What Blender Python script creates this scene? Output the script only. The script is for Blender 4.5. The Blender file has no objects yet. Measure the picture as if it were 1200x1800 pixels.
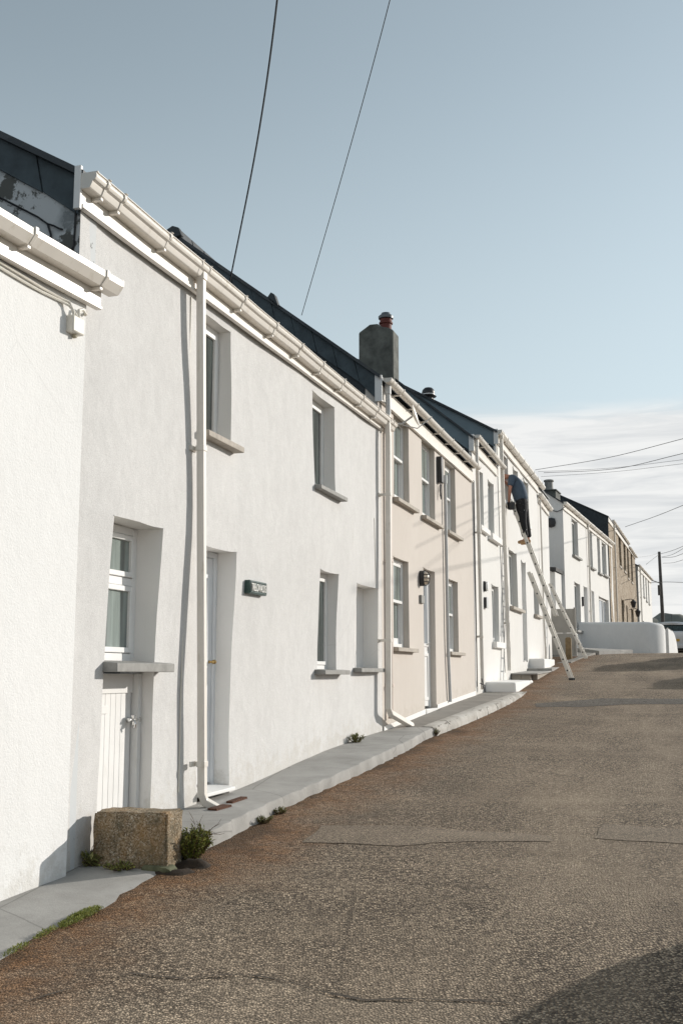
import bpy, bmesh, math, random
from mathutils import Vector, Matrix, noise

S = bpy.context.scene
C = S.collection
R = math.radians
random.seed(7)

# ------------------------------------------------------------------ camera
EYE = 1.62
cam_d = bpy.data.cameras.new("camera")
cam = bpy.data.objects.new("camera", cam_d)
C.objects.link(cam)
cam.location = (0, 0, EYE)
cam.rotation_euler = (R(90 + 8.442), 0, 0)
cam_d.sensor_fit = 'VERTICAL'
cam_d.sensor_height = 36.0
cam_d.lens = 38.0
cam_d.clip_start = 0.05
cam_d.clip_end = 12000
S.camera = cam
S.render.resolution_x = 682
S.render.resolution_y = 1024

# ------------------------------------------------------------------ light
SUN_ELEV = 17.8
SUN_AZ = 62.2            # from +Y towards +X
SUN = Vector((math.sin(R(SUN_AZ)) * math.cos(R(SUN_ELEV)), math.cos(R(SUN_AZ)) * math.cos(R(SUN_ELEV)), math.sin(R(SUN_ELEV))))
ld = bpy.data.lights.new("sun", 'SUN')
ld.energy = 3.4
ld.angle = R(0.5)
ld.color = (1.0, 0.94, 0.86)
lo = bpy.data.objects.new("sun", ld)
C.objects.link(lo)
lo.rotation_euler = SUN.to_track_quat('Z', 'Y').to_euler()
lo.location = (20, 10, 30)

world = bpy.data.worlds.new("World")
S.world = world
world.use_nodes = True
SKY_STRENGTH = 0.15
S.view_settings.view_transform = 'Standard'
S.view_settings.look = 'None'
S.view_settings.gamma = 1
S.view_settings.exposure = 0.25


class NT:
    def __init__(s, tree):
        s.t = tree

    def n(s, typ, **kw):
        nd = s.t.nodes.new(typ)
        for k, v in kw.items():
            if k.startswith('i_'):
                nd.inputs[k[2:].replace('_', ' ')].default_value = v
            else:
                setattr(nd, k, v)
        return nd

    def l(s, a, b):
        s.t.links.new(a, b)

    def ramp(s, fac, stops, interp='LINEAR'):
        r = s.n('ShaderNodeValToRGB')
        r.color_ramp.interpolation = interp
        e = r.color_ramp.elements
        while len(e) < len(stops):
            e.new(0.5)
        for el, (p, c) in zip(e, stops):
            el.position = p
            if not hasattr(c, '__len__'):
                c = (c, c, c)
            el.color = (*c, 1)
        s.l(fac, r.inputs[0])
        return r.outputs[0]

    def mix(s, f, a, b, mode='MIX'):
        m = s.n('ShaderNodeMix', data_type='RGBA', blend_type=mode)
        for sock, v in ((m.inputs[0], f), (m.inputs[6], a), (m.inputs[7], b)):
            if hasattr(v, 'is_linked') or hasattr(v, 'links'):
                s.l(v, sock)
            elif sock == m.inputs[0]:
                sock.default_value = v
            else:
                sock.default_value = (*v, 1) if hasattr(v, '__len__') else (v, v, v, 1)
        return m.outputs[2]

    def math(s, op, a, b=0.0, c=None, clamp=False):
        m = s.n('ShaderNodeMath', operation=op, use_clamp=clamp)
        for i, v in enumerate((a, b, c)):
            if v is None:
                continue
            if hasattr(v, 'links'):
                s.l(v, m.inputs[i])
            else:
                m.inputs[i].default_value = v
        return m.outputs[0]

    def sstep(s, v, lo, hi):
        m = s.n('ShaderNodeMapRange', interpolation_type='SMOOTHSTEP')
        s.l(v, m.inputs[0])
        m.inputs[1].default_value = lo
        m.inputs[2].default_value = hi
        return m.outputs[0]

    def noise(s, vec, scale, detail=4, rough=0.55, dist=0.0):
        t = s.n('ShaderNodeTexNoise')
        t.inputs['Scale'].default_value = scale
        t.inputs['Detail'].default_value = detail
        t.inputs['Roughness'].default_value = rough
        t.inputs['Distortion'].default_value = dist
        if vec is not None:
            s.l(vec, t.inputs['Vector'])
        return t.outputs[0]

    def voro(s, vec, scale, feature='F1', out=0, rnd=1.0):
        t = s.n('ShaderNodeTexVoronoi', feature=feature)
        t.inputs['Scale'].default_value = scale
        t.inputs['Randomness'].default_value = rnd
        s.l(vec, t.inputs['Vector'])
        return t.outputs[out]

    def scalev(s, vec, sc, rotz=0):
        m = s.n('ShaderNodeMapping')
        m.inputs['Scale'].default_value = sc
        m.inputs['Rotation'].default_value = (0, 0, rotz)
        s.l(vec, m.inputs['Vector'])
        return m.outputs[0]


# world: Nishita sky with a bank of stratus low in the sky
w = NT(world.node_tree)
world.node_tree.nodes.clear()
sky = w.n('ShaderNodeTexSky', sky_type='NISHITA', sun_disc=False)
sky.sun_elevation = R(SUN_ELEV)
sky.sun_rotation = R(SUN_AZ)
sky.air_density = 1.0
sky.dust_density = 0.3
sky.ozone_density = 1.0
hsv = w.n('ShaderNodeHueSaturation')
hsv.inputs['Saturation'].default_value = 0.50
hsv.inputs['Hue'].default_value = 0.471
hsv.inputs['Value'].default_value = 0.90
w.l(sky.outputs[0], hsv.inputs['Color'])
tc = w.n('ShaderNodeTexCoord')
sep = w.n('ShaderNodeSeparateXYZ')
w.l(tc.outputs['Generated'], sep.inputs[0])
band = w.sstep(sep.outputs[2], 0.25, 0.14)
big = w.noise(w.scalev(tc.outputs['Generated'], (1.6, 1.6, 9.0)), 2.2, 6, 0.55, 0.6)
fine = w.noise(w.scalev(tc.outputs['Generated'], (2.5, 2.5, 26.0)), 3.0, 5, 0.6, 0.8)
cl = w.math('ADD', w.math('MULTIPLY', big, 0.75), w.math('MULTIPLY', fine, 0.35))
cl = w.math('ADD', cl, w.math('MULTIPLY', band, 0.62))
mask = w.math('MULTIPLY', w.sstep(cl, 0.46, 0.72), w.sstep(sep.outputs[2], 0.245, 0.222))
ccol = w.ramp(w.math('ADD', w.math('MULTIPLY', fine, 0.7), w.math('MULTIPLY', big, 0.35)), [(0.30, (3.3, 3.4, 3.55)), (0.60, (5.1, 5.07, 5.0))])
pale = w.mix(w.math('MULTIPLY', w.sstep(sep.outputs[2], 0.55, 0.16), 0.5), hsv.outputs[0], (3.25, 3.75, 4.0))
skyc = w.mix(w.math('MULTIPLY', mask, 0.9), pale, ccol)
bg = w.n('ShaderNodeBackground')
bg.inputs[1].default_value = SKY_STRENGTH
w.l(skyc, bg.inputs[0])
wo = w.n('ShaderNodeOutputWorld')
w.l(bg.outputs[0], wo.inputs[0])


# ------------------------------------------------------------------ materials
MATS = {}


def new_mat(name):
    m = bpy.data.materials.new(name)
    m.use_nodes = True
    m.node_tree.nodes.clear()
    t = NT(m.node_tree)
    p = t.n('ShaderNodeBsdfPrincipled')
    o = t.n('ShaderNodeOutputMaterial')
    t.l(p.outputs[0], o.inputs[0])
    co = t.n('ShaderNodeTexCoord').outputs['Object']
    MATS[name] = m
    return m, t, p, co


def bump(t, p, h, strength, dist):
    b = t.n('ShaderNodeBump')
    b.inputs['Strength'].default_value = strength
    b.inputs['Distance'].default_value = dist
    t.l(h, b.inputs['Height'])
    t.l(b.outputs[0], p.inputs['Normal'])


def setcol(t, p, c):
    if hasattr(c, 'links'):
        t.l(c, p.inputs['Base Color'])
    else:
        p.inputs['Base Color'].default_value = (*c, 1)


def plain(name, col, rough=0.6, var=0.12, scale=9.0, metal=0.0, bmp=0.0, bscale=60, spec=0.5, dirt=None):
    m, t, p, co = new_mat(name)
    n1 = t.noise(co, scale, 5, 0.6)
    a = tuple(max(0, c * (1 - var)) for c in col)
    b = tuple(min(1, c * (1 + var)) for c in col)
    c = t.mix(t.ramp(n1, [(0.3, 0.0), (0.7, 1.0)]), a, b)
    if dirt:
        d = t.noise(t.scalev(co, (3, 3, 0.8)), 6, 6, 0.65)
        c = t.mix(t.ramp(d, [(0.56, 0.0), (0.74, dirt[1])]), c, dirt[0])
    setcol(t, p, c)
    p.inputs['Roughness'].default_value = rough
    p.inputs['Metallic'].default_value = metal
    p.inputs['Specular IOR Level'].default_value = spec
    if bmp:
        bump(t, p, t.noise(co, bscale, 4, 0.6), bmp, 0.004)
    return m


def render_wall(name, base, light, blotch, streak, grain, bscale, bstr, bdist=0.004, dirt=(0.42, 0.38, 0.31)):
    """painted cement render: base/light mottling, brushed streaks, gritty grain, splash dirt at the foot"""
    m, t, p, co = new_mat(name)
    big = t.noise(t.scalev(co, (1.0, 1.0, 0.8)), 0.9, 5, 0.62, 0.4)
    st = t.noise(t.scalev(co, (14, 14, 1.6)), 1.0, 5, 0.65, 0.3)
    gr = t.noise(co, 150, 2, 0.7)
    mot = t.noise(t.scalev(co, (1, 1, 0.6)), 7.0, 6, 0.7, 0.6)
    f = t.math('ADD', t.math('MULTIPLY', t.ramp(big, [(0.35, 0.0), (0.68, 1.0)]), blotch), t.math('ADD', t.math('MULTIPLY', t.ramp(st, [(0.35, 0.0), (0.7, 1.0)]), streak * 0.35), t.math('MULTIPLY', t.ramp(mot, [(0.36, 0.0), (0.66, 1.0)]), streak)))
    c = t.mix(t.math('MINIMUM', f, 1.0), base, light)
    c = t.mix(t.math('MULTIPLY', t.ramp(gr, [(0.35, 1.0), (0.62, 0.0)]), grain), c, tuple(v * 0.62 for v in base))
    # a few dirt runs, hairline cracks and splashed mud that clings in blotches near the foot
    run = t.noise(t.scalev(co, (13, 13, 0.45)), 1.0, 4, 0.6)
    c = t.mix(t.math('MULTIPLY', t.ramp(run, [(0.64, 0.0), (0.80, 0.20)]), t.ramp(t.noise(co, 1.1, 2), [(0.45, 0.0), (0.6, 1.0)])), c, dirt)
    warp = t.mix(0.16, co, t.n('ShaderNodeTexNoise', i_Scale=3.0, i_Detail=6.0).outputs[1])
    ck = t.math('MULTIPLY', t.ramp(t.voro(warp, 0.8, 'DISTANCE_TO_EDGE'), [(0.0, 0.25), (0.003, 0.0)]), t.ramp(t.noise(co, 0.7, 2), [(0.52, 0.0), (0.6, 1.0)]))
    c = t.mix(ck, c, tuple(v * 0.5 for v in base))
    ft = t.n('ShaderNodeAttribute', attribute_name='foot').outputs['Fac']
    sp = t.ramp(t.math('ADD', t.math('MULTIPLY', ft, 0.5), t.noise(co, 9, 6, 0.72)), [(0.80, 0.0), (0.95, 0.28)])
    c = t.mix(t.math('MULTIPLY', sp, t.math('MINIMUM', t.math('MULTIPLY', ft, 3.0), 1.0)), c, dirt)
    setcol(t, p, c)
    p.inputs['Roughness'].default_value = 0.88
    p.inputs['Specular IOR Level'].default_value = 0.25
    h = t.math('ADD', t.math('MULTIPLY', t.noise(co, bscale, 4, 0.65), 1.0), t.math('MULTIPLY', t.noise(co, bscale * 0.16, 3, 0.5), 0.9))
    bump(t, p, h, bstr, bdist)
    return m


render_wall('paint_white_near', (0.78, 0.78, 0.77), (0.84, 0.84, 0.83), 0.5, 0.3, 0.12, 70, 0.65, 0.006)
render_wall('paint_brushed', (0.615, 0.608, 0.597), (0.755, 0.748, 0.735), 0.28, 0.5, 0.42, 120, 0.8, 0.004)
render_wall('paint_reveal_lifted', (0.80, 0.785, 0.76), (0.84, 0.825, 0.80), 0.5, 0.2, 0.06, 120, 0.4, 0.003)  # paler than the wall paint, standing in for fill light in the recesses
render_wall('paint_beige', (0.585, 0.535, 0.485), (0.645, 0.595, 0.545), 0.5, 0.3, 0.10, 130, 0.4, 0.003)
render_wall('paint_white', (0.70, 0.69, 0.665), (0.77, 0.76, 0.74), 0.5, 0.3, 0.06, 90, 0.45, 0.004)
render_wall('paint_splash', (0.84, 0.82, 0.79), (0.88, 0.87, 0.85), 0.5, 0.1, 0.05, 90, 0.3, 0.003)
render_wall('paint_aged_shaded', (0.64, 0.64, 0.635), (0.74, 0.74, 0.73), 0.6, 0.3, 0.15, 60, 0.6, 0.006)  # greyer white: dirt on the gable, shaded tone put into the garden walls
plain('upvc', (0.74, 0.70, 0.64), 0.38, 0.03, 5, dirt=((0.42, 0.37, 0.26), 0.5))
plain('upvc_white', (0.82, 0.815, 0.80), 0.35, 0.03, 5)
plain('pipe_beige', (0.62, 0.53, 0.47), 0.5, 0.05, 5, dirt=((0.4, 0.34, 0.28), 0.3))
plain('pipe_grey', (0.52, 0.53, 0.53), 0.5, 0.05, 5)
plain('bracket_dirty', (0.36, 0.32, 0.22), 0.6, 0.4, 22)
plain('sill_slate', (0.27, 0.265, 0.25), 0.75, 0.2, 12, bmp=0.3, bscale=90)
plain('sill_stone', (0.40, 0.36, 0.31), 0.8, 0.2, 14, bmp=0.4, bscale=80)
plain('timber_white', (0.74, 0.735, 0.72), 0.55, 0.04, 4, dirt=((0.5, 0.48, 0.42), 0.25))
plain('door_white', (0.76, 0.78, 0.80), 0.35, 0.03, 4)
plain('gap_dark', (0.02, 0.02, 0.02), 0.9, 0.1, 4)
plain('brass', (0.45, 0.30, 0.12), 0.3, 0.05, 30, metal=1.0)
plain('chrome', (0.65, 0.65, 0.64), 0.22, 0.1, 60, metal=1.0)
plain('black_plastic', (0.022, 0.022, 0.024), 0.45, 0.2, 30)
plain('black_cable', (0.015, 0.015, 0.017), 0.6, 0.2, 30)
plain('cable_white', (0.72, 0.69, 0.62), 0.5, 0.06, 30)
plain('cable_grey', (0.06, 0.06, 0.065), 0.6, 0.1, 3)
plain('rust', (0.10, 0.042, 0.022), 0.9, 0.5, 60, bmp=0.8, bscale=120)
plain('aluminium', (0.56, 0.535, 0.49), 0.42, 0.08, 20, metal=0.5, dirt=((0.45, 0.42, 0.38), 0.4))
plain('slate_hung', (0.060, 0.080, 0.092), 0.62, 0.35, 5, bmp=0.35, bscale=40, spec=0.35)
plain('slate_smooth', (0.20, 0.265, 0.305), 0.6, 0.10, 2.2, spec=0.4)
plain('slate_dark', (0.038, 0.046, 0.052), 0.7, 0.3, 9, bmp=0.5, bscale=60)
plain('gable_grey', (0.14, 0.15, 0.155), 0.85, 0.3, 6, bmp=0.4, bscale=70)
plain('chimney_render', (0.115, 0.12, 0.108), 0.9, 0.45, 5, bmp=0.5, bscale=70)
plain('terracotta', (0.12, 0.026, 0.018), 0.7, 0.25, 14)
plain('cowl_metal', (0.13, 0.145, 0.155), 0.45, 0.15, 18, metal=0.6)
plain('crack_dark', (0.075, 0.058, 0.042), 0.95, 0.5, 25, bmp=1.0, bscale=60)
plain('soil', (0.030, 0.019, 0.011), 0.95, 0.4, 30, bmp=1.0, bscale=50)  # soil tone also takes in the shadow under the granite block
plain('stone_green', (0.10, 0.105, 0.06), 0.9, 0.4, 18, bmp=0.8, bscale=50)
plain('twig', (0.10, 0.06, 0.035), 0.9, 0.3, 30)
plain('timber_post', (0.20, 0.145, 0.08), 0.85, 0.35, 8, bmp=0.4, bscale=40)
plain('timber_dark', (0.11, 0.10, 0.092), 0.85, 0.3, 3, bmp=0.4, bscale=20)
plain('board_grey', (0.40, 0.38, 0.345), 0.85, 0.1, 3, bmp=0.3, bscale=40)
plain('flat_roof', (0.06, 0.06, 0.06), 0.85, 0.3, 6)
plain('shirt', (0.072, 0.103, 0.145), 0.9, 0.12, 14, bmp=0.4, bscale=30)
plain('boots', (0.40, 0.25, 0.13), 0.8, 0.15, 20)
plain('skin', (0.52, 0.25, 0.17), 0.5, 0.08, 20)
plain('hair', (0.035, 0.022, 0.015), 0.8, 0.3, 60)
plain('car_paint', (0.62, 0.65, 0.68), 0.22, 0.02, 3, metal=0.15)
plain('car_dark', (0.02, 0.02, 0.022), 0.5, 0.1, 5)
plain('tyre', (0.02, 0.02, 0.02), 0.85, 0.2, 30)
plain('tail_red', (0.25, 0.012, 0.02), 0.25, 0.05, 5)
plain('plate_yellow', (0.5, 0.29, 0.03), 0.4, 0.03, 5)
plain('plaque_green', (0.018, 0.055, 0.048), 0.38, 0.35, 40, bmp=0.6, bscale=90)
plain('plaque_letter', (0.80, 0.79, 0.75), 0.5, 0.1, 60)
plain('lamp_glass', (0.72, 0.62, 0.50), 0.3, 0.05, 10)
plain('hill_scrub', (0.15, 0.15, 0.125), 0.95, 0.3, 0.08)
plain('verge_ground', (0.07, 0.075, 0.04), 0.95, 0.35, 0.4)


def mat_glass(name, col, rough=0.06, spec=0.9):
    m, t, p, co = new_mat(name)
    n = t.ramp(t.noise(t.scalev(co, (9, 9, 0.5)), 1.3, 3, 0.5), [(0.35, 0.0), (0.65, 1.0)])
    setcol(t, p, t.mix(n, tuple(c * 0.55 for c in col), tuple(c * 1.45 for c in col)))
    p.inputs['Roughness'].default_value = rough
    p.inputs['Specular IOR Level'].default_value = spec
    bump(t, p, t.noise(co, 2.0, 2, 0.5), 0.05, 0.01)


mat_glass('glass_dark', (0.055, 0.068, 0.064))
mat_glass('glass_curtain', (0.21, 0.245, 0.23))
mat_glass('glass_pale', (0.30, 0.33, 0.36), 0.05)
mat_glass('car_glass', (0.02, 0.035, 0.032), 0.03)


def mat_trousers():
    m, t, p, co = new_mat('trousers')
    n = t.noise(co, 14, 4, 0.75, 1.0)
    c = t.mix(t.ramp(n, [(0.645, 0.0), (0.665, 1.0)]), (0.014, 0.014, 0.016), (0.55, 0.54, 0.52))
    setcol(t, p, c)
    p.inputs['Roughness'].default_value = 0.9
    bump(t, p, t.noise(co, 18, 3, 0.6, 1.2), 0.7, 0.02)


def mat_roof():
    m, t, p, co = new_mat('roof_slate')
    v = t.voro(t.scalev(co, (3.4, 3.4, 5.5)), 1.0, out=1)
    s = t.n('ShaderNodeSeparateColor')
    t.l(v, s.inputs[0])
    c = t.ramp(s.outputs[0], [(0.0, (0.026, 0.031, 0.036)), (1.0, (0.062, 0.070, 0.078))])
    c = t.mix(t.ramp(t.noise(co, 3, 6, 0.7), [(0.58, 0.0), (0.75, 0.5)]), c, (0.13, 0.125, 0.085))
    setcol(t, p, c)
    p.inputs['Roughness'].default_value = 0.6
    bump(t, p, s.outputs[0], 0.6, 0.02)


def mat_gable_peel():
    m, t, p, co = new_mat('gable_peeling')
    n = t.noise(co, 5.0, 8, 0.72, 0.3)
    zone = t.noise(co, 1.3, 3, 0.5)
    f = t.math('ADD', n, t.math('MULTIPLY', zone, 0.6))
    c = t.mix(t.ramp(f, [(0.66, 0.0), (0.69, 1.0)]), (0.12, 0.122, 0.112), (0.58, 0.60, 0.61))
    c = t.mix(t.ramp(t.noise(co, 2.2, 4, 0.6), [(0.52, 0.0), (0.62, 0.8)]), c, (0.27, 0.295, 0.31))
    setcol(t, p, c)
    p.inputs['Roughness'].default_value = 0.9
    bump(t, p, n, 0.5, 0.006)


def mat_asphalt(name, ca, cb, chip, edge=True, rough_bump=1.0):
    """worn chippings; u = metres along the street, v = metres out from the facades"""
    m, t, p, co = new_mat(name)
    uv = t.n('ShaderNodeUVMap', uv_map='sd').outputs[0]
    vz = t.n('ShaderNodeSeparateXYZ')
    t.l(uv, vz.inputs[0])
    vd = t.voro(co, chip, out=0)
    vc = t.voro(co, chip, out=1)
    sc = t.n('ShaderNodeSeparateColor')
    t.l(vc, sc.inputs[0])
    c = t.ramp(sc.outputs[0], [(0.0, tuple(x * 0.30 for x in ca)), (0.35, tuple(x * 0.8 for x in ca)), (0.72, cb), (1.0, tuple(min(.95, x * 1.75) for x in cb))])
    gap = t.ramp(vd, [(0.40, 0.0), (0.68, 0.85)])
    c = t.mix(gap, c, tuple(x * 0.22 for x in ca))
    big = t.noise(co, 0.55, 6, 0.65, 0.5)
    c = t.mix(t.ramp(big, [(0.42, 0.0), (0.68, 0.55)]), c, tuple(x * 0.5 for x in ca))
    mid = t.noise(t.scalev(uv, (1.0, 0.35, 1)), 1.3, 5, 0.6, 0.4)
    c = t.mix(t.ramp(mid, [(0.48, 0.0), (0.75, 0.35)]), c, tuple(x * 1.05 for x in cb))
    warp = t.mix(0.10, co, t.n('ShaderNodeTexNoise', i_Scale=4.0, i_Detail=6.0).outputs[1])
    ck = t.math('MULTIPLY', t.ramp(t.voro(warp, 0.42, 'DISTANCE_TO_EDGE'), [(0.0, 0.5), (0.005, 0.0)]), t.ramp(t.noise(co, 0.5, 3), [(0.47, 0.0), (0.56, 1.0)]))
    c = t.mix(ck, c, tuple(x * 0.2 for x in ca))
    st = t.ramp(t.noise(co, 2.6, 6, 0.75, 0.8), [(0.60, 0.0), (0.70, 0.55)])
    c = t.mix(st, c, tuple(x * 0.45 for x in ca))
    if edge:
        # rusty silt and moss washed along the foot of the kerb
        wob = t.math('ADD', vz.outputs[1], t.math('MULTIPLY', t.math('SUBTRACT', t.noise(co, 1.1, 5, 0.65), 0.5), 1.5))
        e = t.sstep(wob, 1.5, 0.62)
        n2 = t.ramp(t.noise(co, 7, 5, 0.7), [(0.25, 0.35), (0.6, 1.0)])
        c = t.mix(t.math('MULTIPLY', t.math('MULTIPLY', e, n2), 0.9), c, t.mix(sc.outputs[0], (0.10, 0.045, 0.017), (0.36, 0.175, 0.068)))
        e2 = t.sstep(wob, 0.80, 0.50)
        c = t.mix(t.math('MULTIPLY', e2, 0.6), c, (0.05, 0.032, 0.016))
        # pale dusty wheel tracks
        tr = t.math('MULTIPLY', t.sstep(vz.outputs[1], 1.4, 2.6), t.ramp(t.noise(t.scalev(uv, (0.35, 1.6, 1)), 1.0, 4, 0.6), [(0.42, 0.0), (0.7, 0.35)]))
        c = t.mix(tr, c, tuple(min(1, x * 1.15) for x in cb))
    setcol(t, p, c)
    p.inputs['Roughness'].default_value = 0.85
    p.inputs['Specular IOR Level'].default_value = 0.3
    h = t.math('ADD', t.math('MULTIPLY', t.math('SUBTRACT', 1.0, vd), 1.0), t.math('MULTIPLY', t.noise(co, chip * 0.45, 3, 0.65), 0.7))
    bump(t, p, h, rough_bump, 0.022)


def mat_concrete(name, ca, cb, stain, bs=0.4):
    m, t, p, co = new_mat(name)
    n = t.noise(co, 2.2, 7, 0.65, 0.3)
    c = t.mix(t.ramp(n, [(0.3, 0.0), (0.7, 1.0)]), ca, cb)
    c = t.mix(t.ramp(t.noise(t.scalev(co, (1, 4, 1)), 1.4, 6, 0.7), [(0.55, 0.0), (0.75, 0.6)]), c, stain)
    c = t.mix(t.ramp(t.noise(co, 130, 2, 0.6), [(0.55, 0.0), (0.7, 0.3)]), c, tuple(v * 0.5 for v in ca))
    crack = t.voro(t.mix(0.12, co, t.n('ShaderNodeTexNoise').outputs[1]), 0.9, 'DISTANCE_TO_EDGE')
    c = t.mix(t.ramp(crack, [(0.0, 0.55), (0.006, 0.0)]), c, tuple(v * 0.35 for v in ca))
    setcol(t, p, c)
    p.inputs['Roughness'].default_value = 0.9
    bump(t, p, t.noise(co, 60, 5, 0.65), bs, 0.006)


def mat_granite():
    m, t, p, co = new_mat('granite')
    v = t.voro(co, 130, out=1)
    s = t.n('ShaderNodeSeparateColor')
    t.l(v, s.inputs[0])
    c = t.ramp(s.outputs[0], [(0.0, (0.12, 0.085, 0.05)), (0.35, (0.29, 0.215, 0.13)), (0.75, (0.43, 0.33, 0.215)), (1.0, (0.62, 0.55, 0.45))])
    och = t.noise(t.scalev(co, (1, 1, 0.45)), 9, 5, 0.65)
    c = t.mix(t.ramp(och, [(0.45, 0.0), (0.68, 0.6)]), c, (0.32, 0.175, 0.055))
    gr = t.noise(co, 7, 5, 0.7)
    c = t.mix(t.ramp(gr, [(0.44, 0.0), (0.66, 0.7)]), c, (0.10, 0.092, 0.06))
    setcol(t, p, c)
    p.inputs['Roughness'].default_value = 0.9
    bump(t, p, t.math('ADD', t.noise(co, 45, 5, 0.7), t.noise(co, 120, 3, 0.6)), 1.0, 0.012)


def mat_stonewall():
    m, t, p, co = new_mat('rubble_stone')
    v = t.voro(t.scalev(co, (1, 1, 1.7)), 3.2, out=1)
    ed = t.voro(t.scalev(co, (1, 1, 1.7)), 3.2, 'DISTANCE_TO_EDGE')
    s = t.n('ShaderNodeSeparateColor')
    t.l(v, s.inputs[0])
    c = t.ramp(s.outputs[0], [(0.0, (0.20, 0.155, 0.11)), (0.5, (0.34, 0.275, 0.205)), (1.0, (0.47, 0.41, 0.33))])
    c = t.mix(t.noise(co, 12, 5, 0.7), c, (0.26, 0.19, 0.12))
    c = t.mix(t.ramp(ed, [(0.0, 0.8), (0.07, 0.0)]), c, (0.48, 0.42, 0.33))
    setcol(t, p, c)
    p.inputs['Roughness'].default_value = 0.9
    bump(t, p, t.math('ADD', ed, t.noise(co, 14, 4, 0.6)), 0.9, 0.05)


def mat_block():
    m, t, p, co = new_mat('blockwork')
    c = t.mix(t.noise(co, 5, 6, 0.7), (0.27, 0.24, 0.20), (0.46, 0.42, 0.36))
    setcol(t, p, c)
    p.inputs['Roughness'].default_value = 0.9
    bump(t, p, t.noise(co, 70, 4, 0.6), 0.6, 0.006)


def mat_leaf(name, ca, cb):
    m, t, p, co = new_mat(name)
    inf = t.n('ShaderNodeNewGeometry')
    c = t.mix(inf.outputs['Random Per Island'], ca, cb)
    setcol(t, p, c)
    p.inputs['Roughness'].default_value = 0.55


mat_trousers()
mat_roof()
mat_gable_peel()
mat_asphalt('asphalt', (0.275, 0.207, 0.145), (0.515, 0.405, 0.292), 76)
mat_asphalt('asphalt_relay', (0.285, 0.219, 0.155), (0.495, 0.392, 0.285), 84, rough_bump=0.75)
mat_asphalt('asphalt_patch', (0.33, 0.256, 0.185), (0.43, 0.342, 0.252), 120, edge=False, rough_bump=0.35)
mat_asphalt('asphalt_patch_far', (0.17, 0.147, 0.12), (0.21, 0.182, 0.15), 60, edge=False, rough_bump=0.3)
mat_concrete('concrete_pale', (0.27, 0.26, 0.242), (0.40, 0.388, 0.366), (0.165, 0.155, 0.14))
mat_concrete('concrete_dark', (0.20, 0.185, 0.165), (0.29, 0.27, 0.24), (0.13, 0.12, 0.10))
mat_concrete('kerb_stone', (0.30, 0.275, 0.24), (0.56, 0.54, 0.50), (0.14, 0.12, 0.09), 1.0)
mat_granite()
mat_stonewall()
mat_block()
mat_leaf('leaf_shrub', (0.08, 0.11, 0.022), (0.32, 0.32, 0.06))
mat_leaf('leaf_weed', (0.09, 0.11, 0.025), (0.27, 0.25, 0.09))
mat_leaf('leaf_moss', (0.15, 0.19, 0.035), (0.38, 0.38, 0.10))


# ------------------------------------------------------------------ frames and meshes
class Frame:
    """street-side wall plane: s metres along it, d metres out of it, z up"""

    def __init__(f, origin, deg):
        a = R(deg)
        f.O = Vector((origin[0], origin[1], 0))
        f.u = Vector((math.sin(a), math.cos(a), 0))
        f.n = Vector((math.cos(a), -math.sin(a), 0))

    def __call__(f, s, d, z):
        v = f.O + f.u * s + f.n * d
        return Vector((v.x, v.y, z))

    def sd(f, p):
        q = Vector((p[0] - f.O.x, p[1] - f.O.y, 0))
        return q.dot(f.u), q.dot(f.n)


A = Frame((0, 0), 17.3471)
A.O = -A.n * 3.74
HAF = Frame(A(6.25, 0.06, 0)[:2], 21.07)
HFF = Frame((7.441, 36.0), 21.28)
HGF = Frame((11.498, 46.3), 18.96)
HHF = Frame((17.285, 63.0), 19.87)

KS = [(-400, -22.4), (-40, -2.2), (0, 0.02), (5, .29), (6.6, .385), (8.1, .45), (10.5, .60), (12, .68), (14.5, .79), (17.5, .95), (20.5, 1.13),
      (23.5, 1.36), (25, 1.455), (28, 1.66), (31, 1.87), (34, 2.08), (37, 2.215), (41, 2.31), (47, 2.40), (60, 2.5), (90, 2.5), (150, 1.0), (400, -6.), (4000, -60)]


def curve(K, s):
    if s <= K[0][0]:
        return K[0][1]
    if s >= K[-1][0]:
        return K[-1][1]
    n = len(K)
    sl = [(K[i + 1][1] - K[i][1]) / (K[i + 1][0] - K[i][0]) for i in range(n - 1)]
    m = [sl[0]] + [(sl[i - 1] * (K[i + 1][0] - K[i][0]) + sl[i] * (K[i][0] - K[i - 1][0])) / (K[i + 1][0] - K[i - 1][0]) for i in range(1, n - 1)] + [sl[-1]]
    for i in range(n - 1):
        if K[i][0] <= s <= K[i + 1][0]:
            h = K[i + 1][0] - K[i][0]
            t = (s - K[i][0]) / h
            return (2 * t ** 3 - 3 * t * t + 1) * K[i][1] + (t ** 3 - 2 * t * t + t) * h * m[i] + (-2 * t ** 3 + 3 * t * t) * K[i + 1][1] + (t ** 3 - t * t) * h * m[i + 1]


def zr(s):
    return curve(KS, s)


PAVK = [(6.0, .475), (6.6, .50), (7.84, .563), (8.9, .605), (11.16, .755), (14.2, .895), (17.35, 1.065), (21.6, 1.245), (23, 1.30)]
PAVW = [(6.0, .56), (7.1, .53), (9.0, .49), (10.5, .58), (12.2, .60), (14.2, .53), (16.5, .64), (20, .74), (23, .74)]


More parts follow.
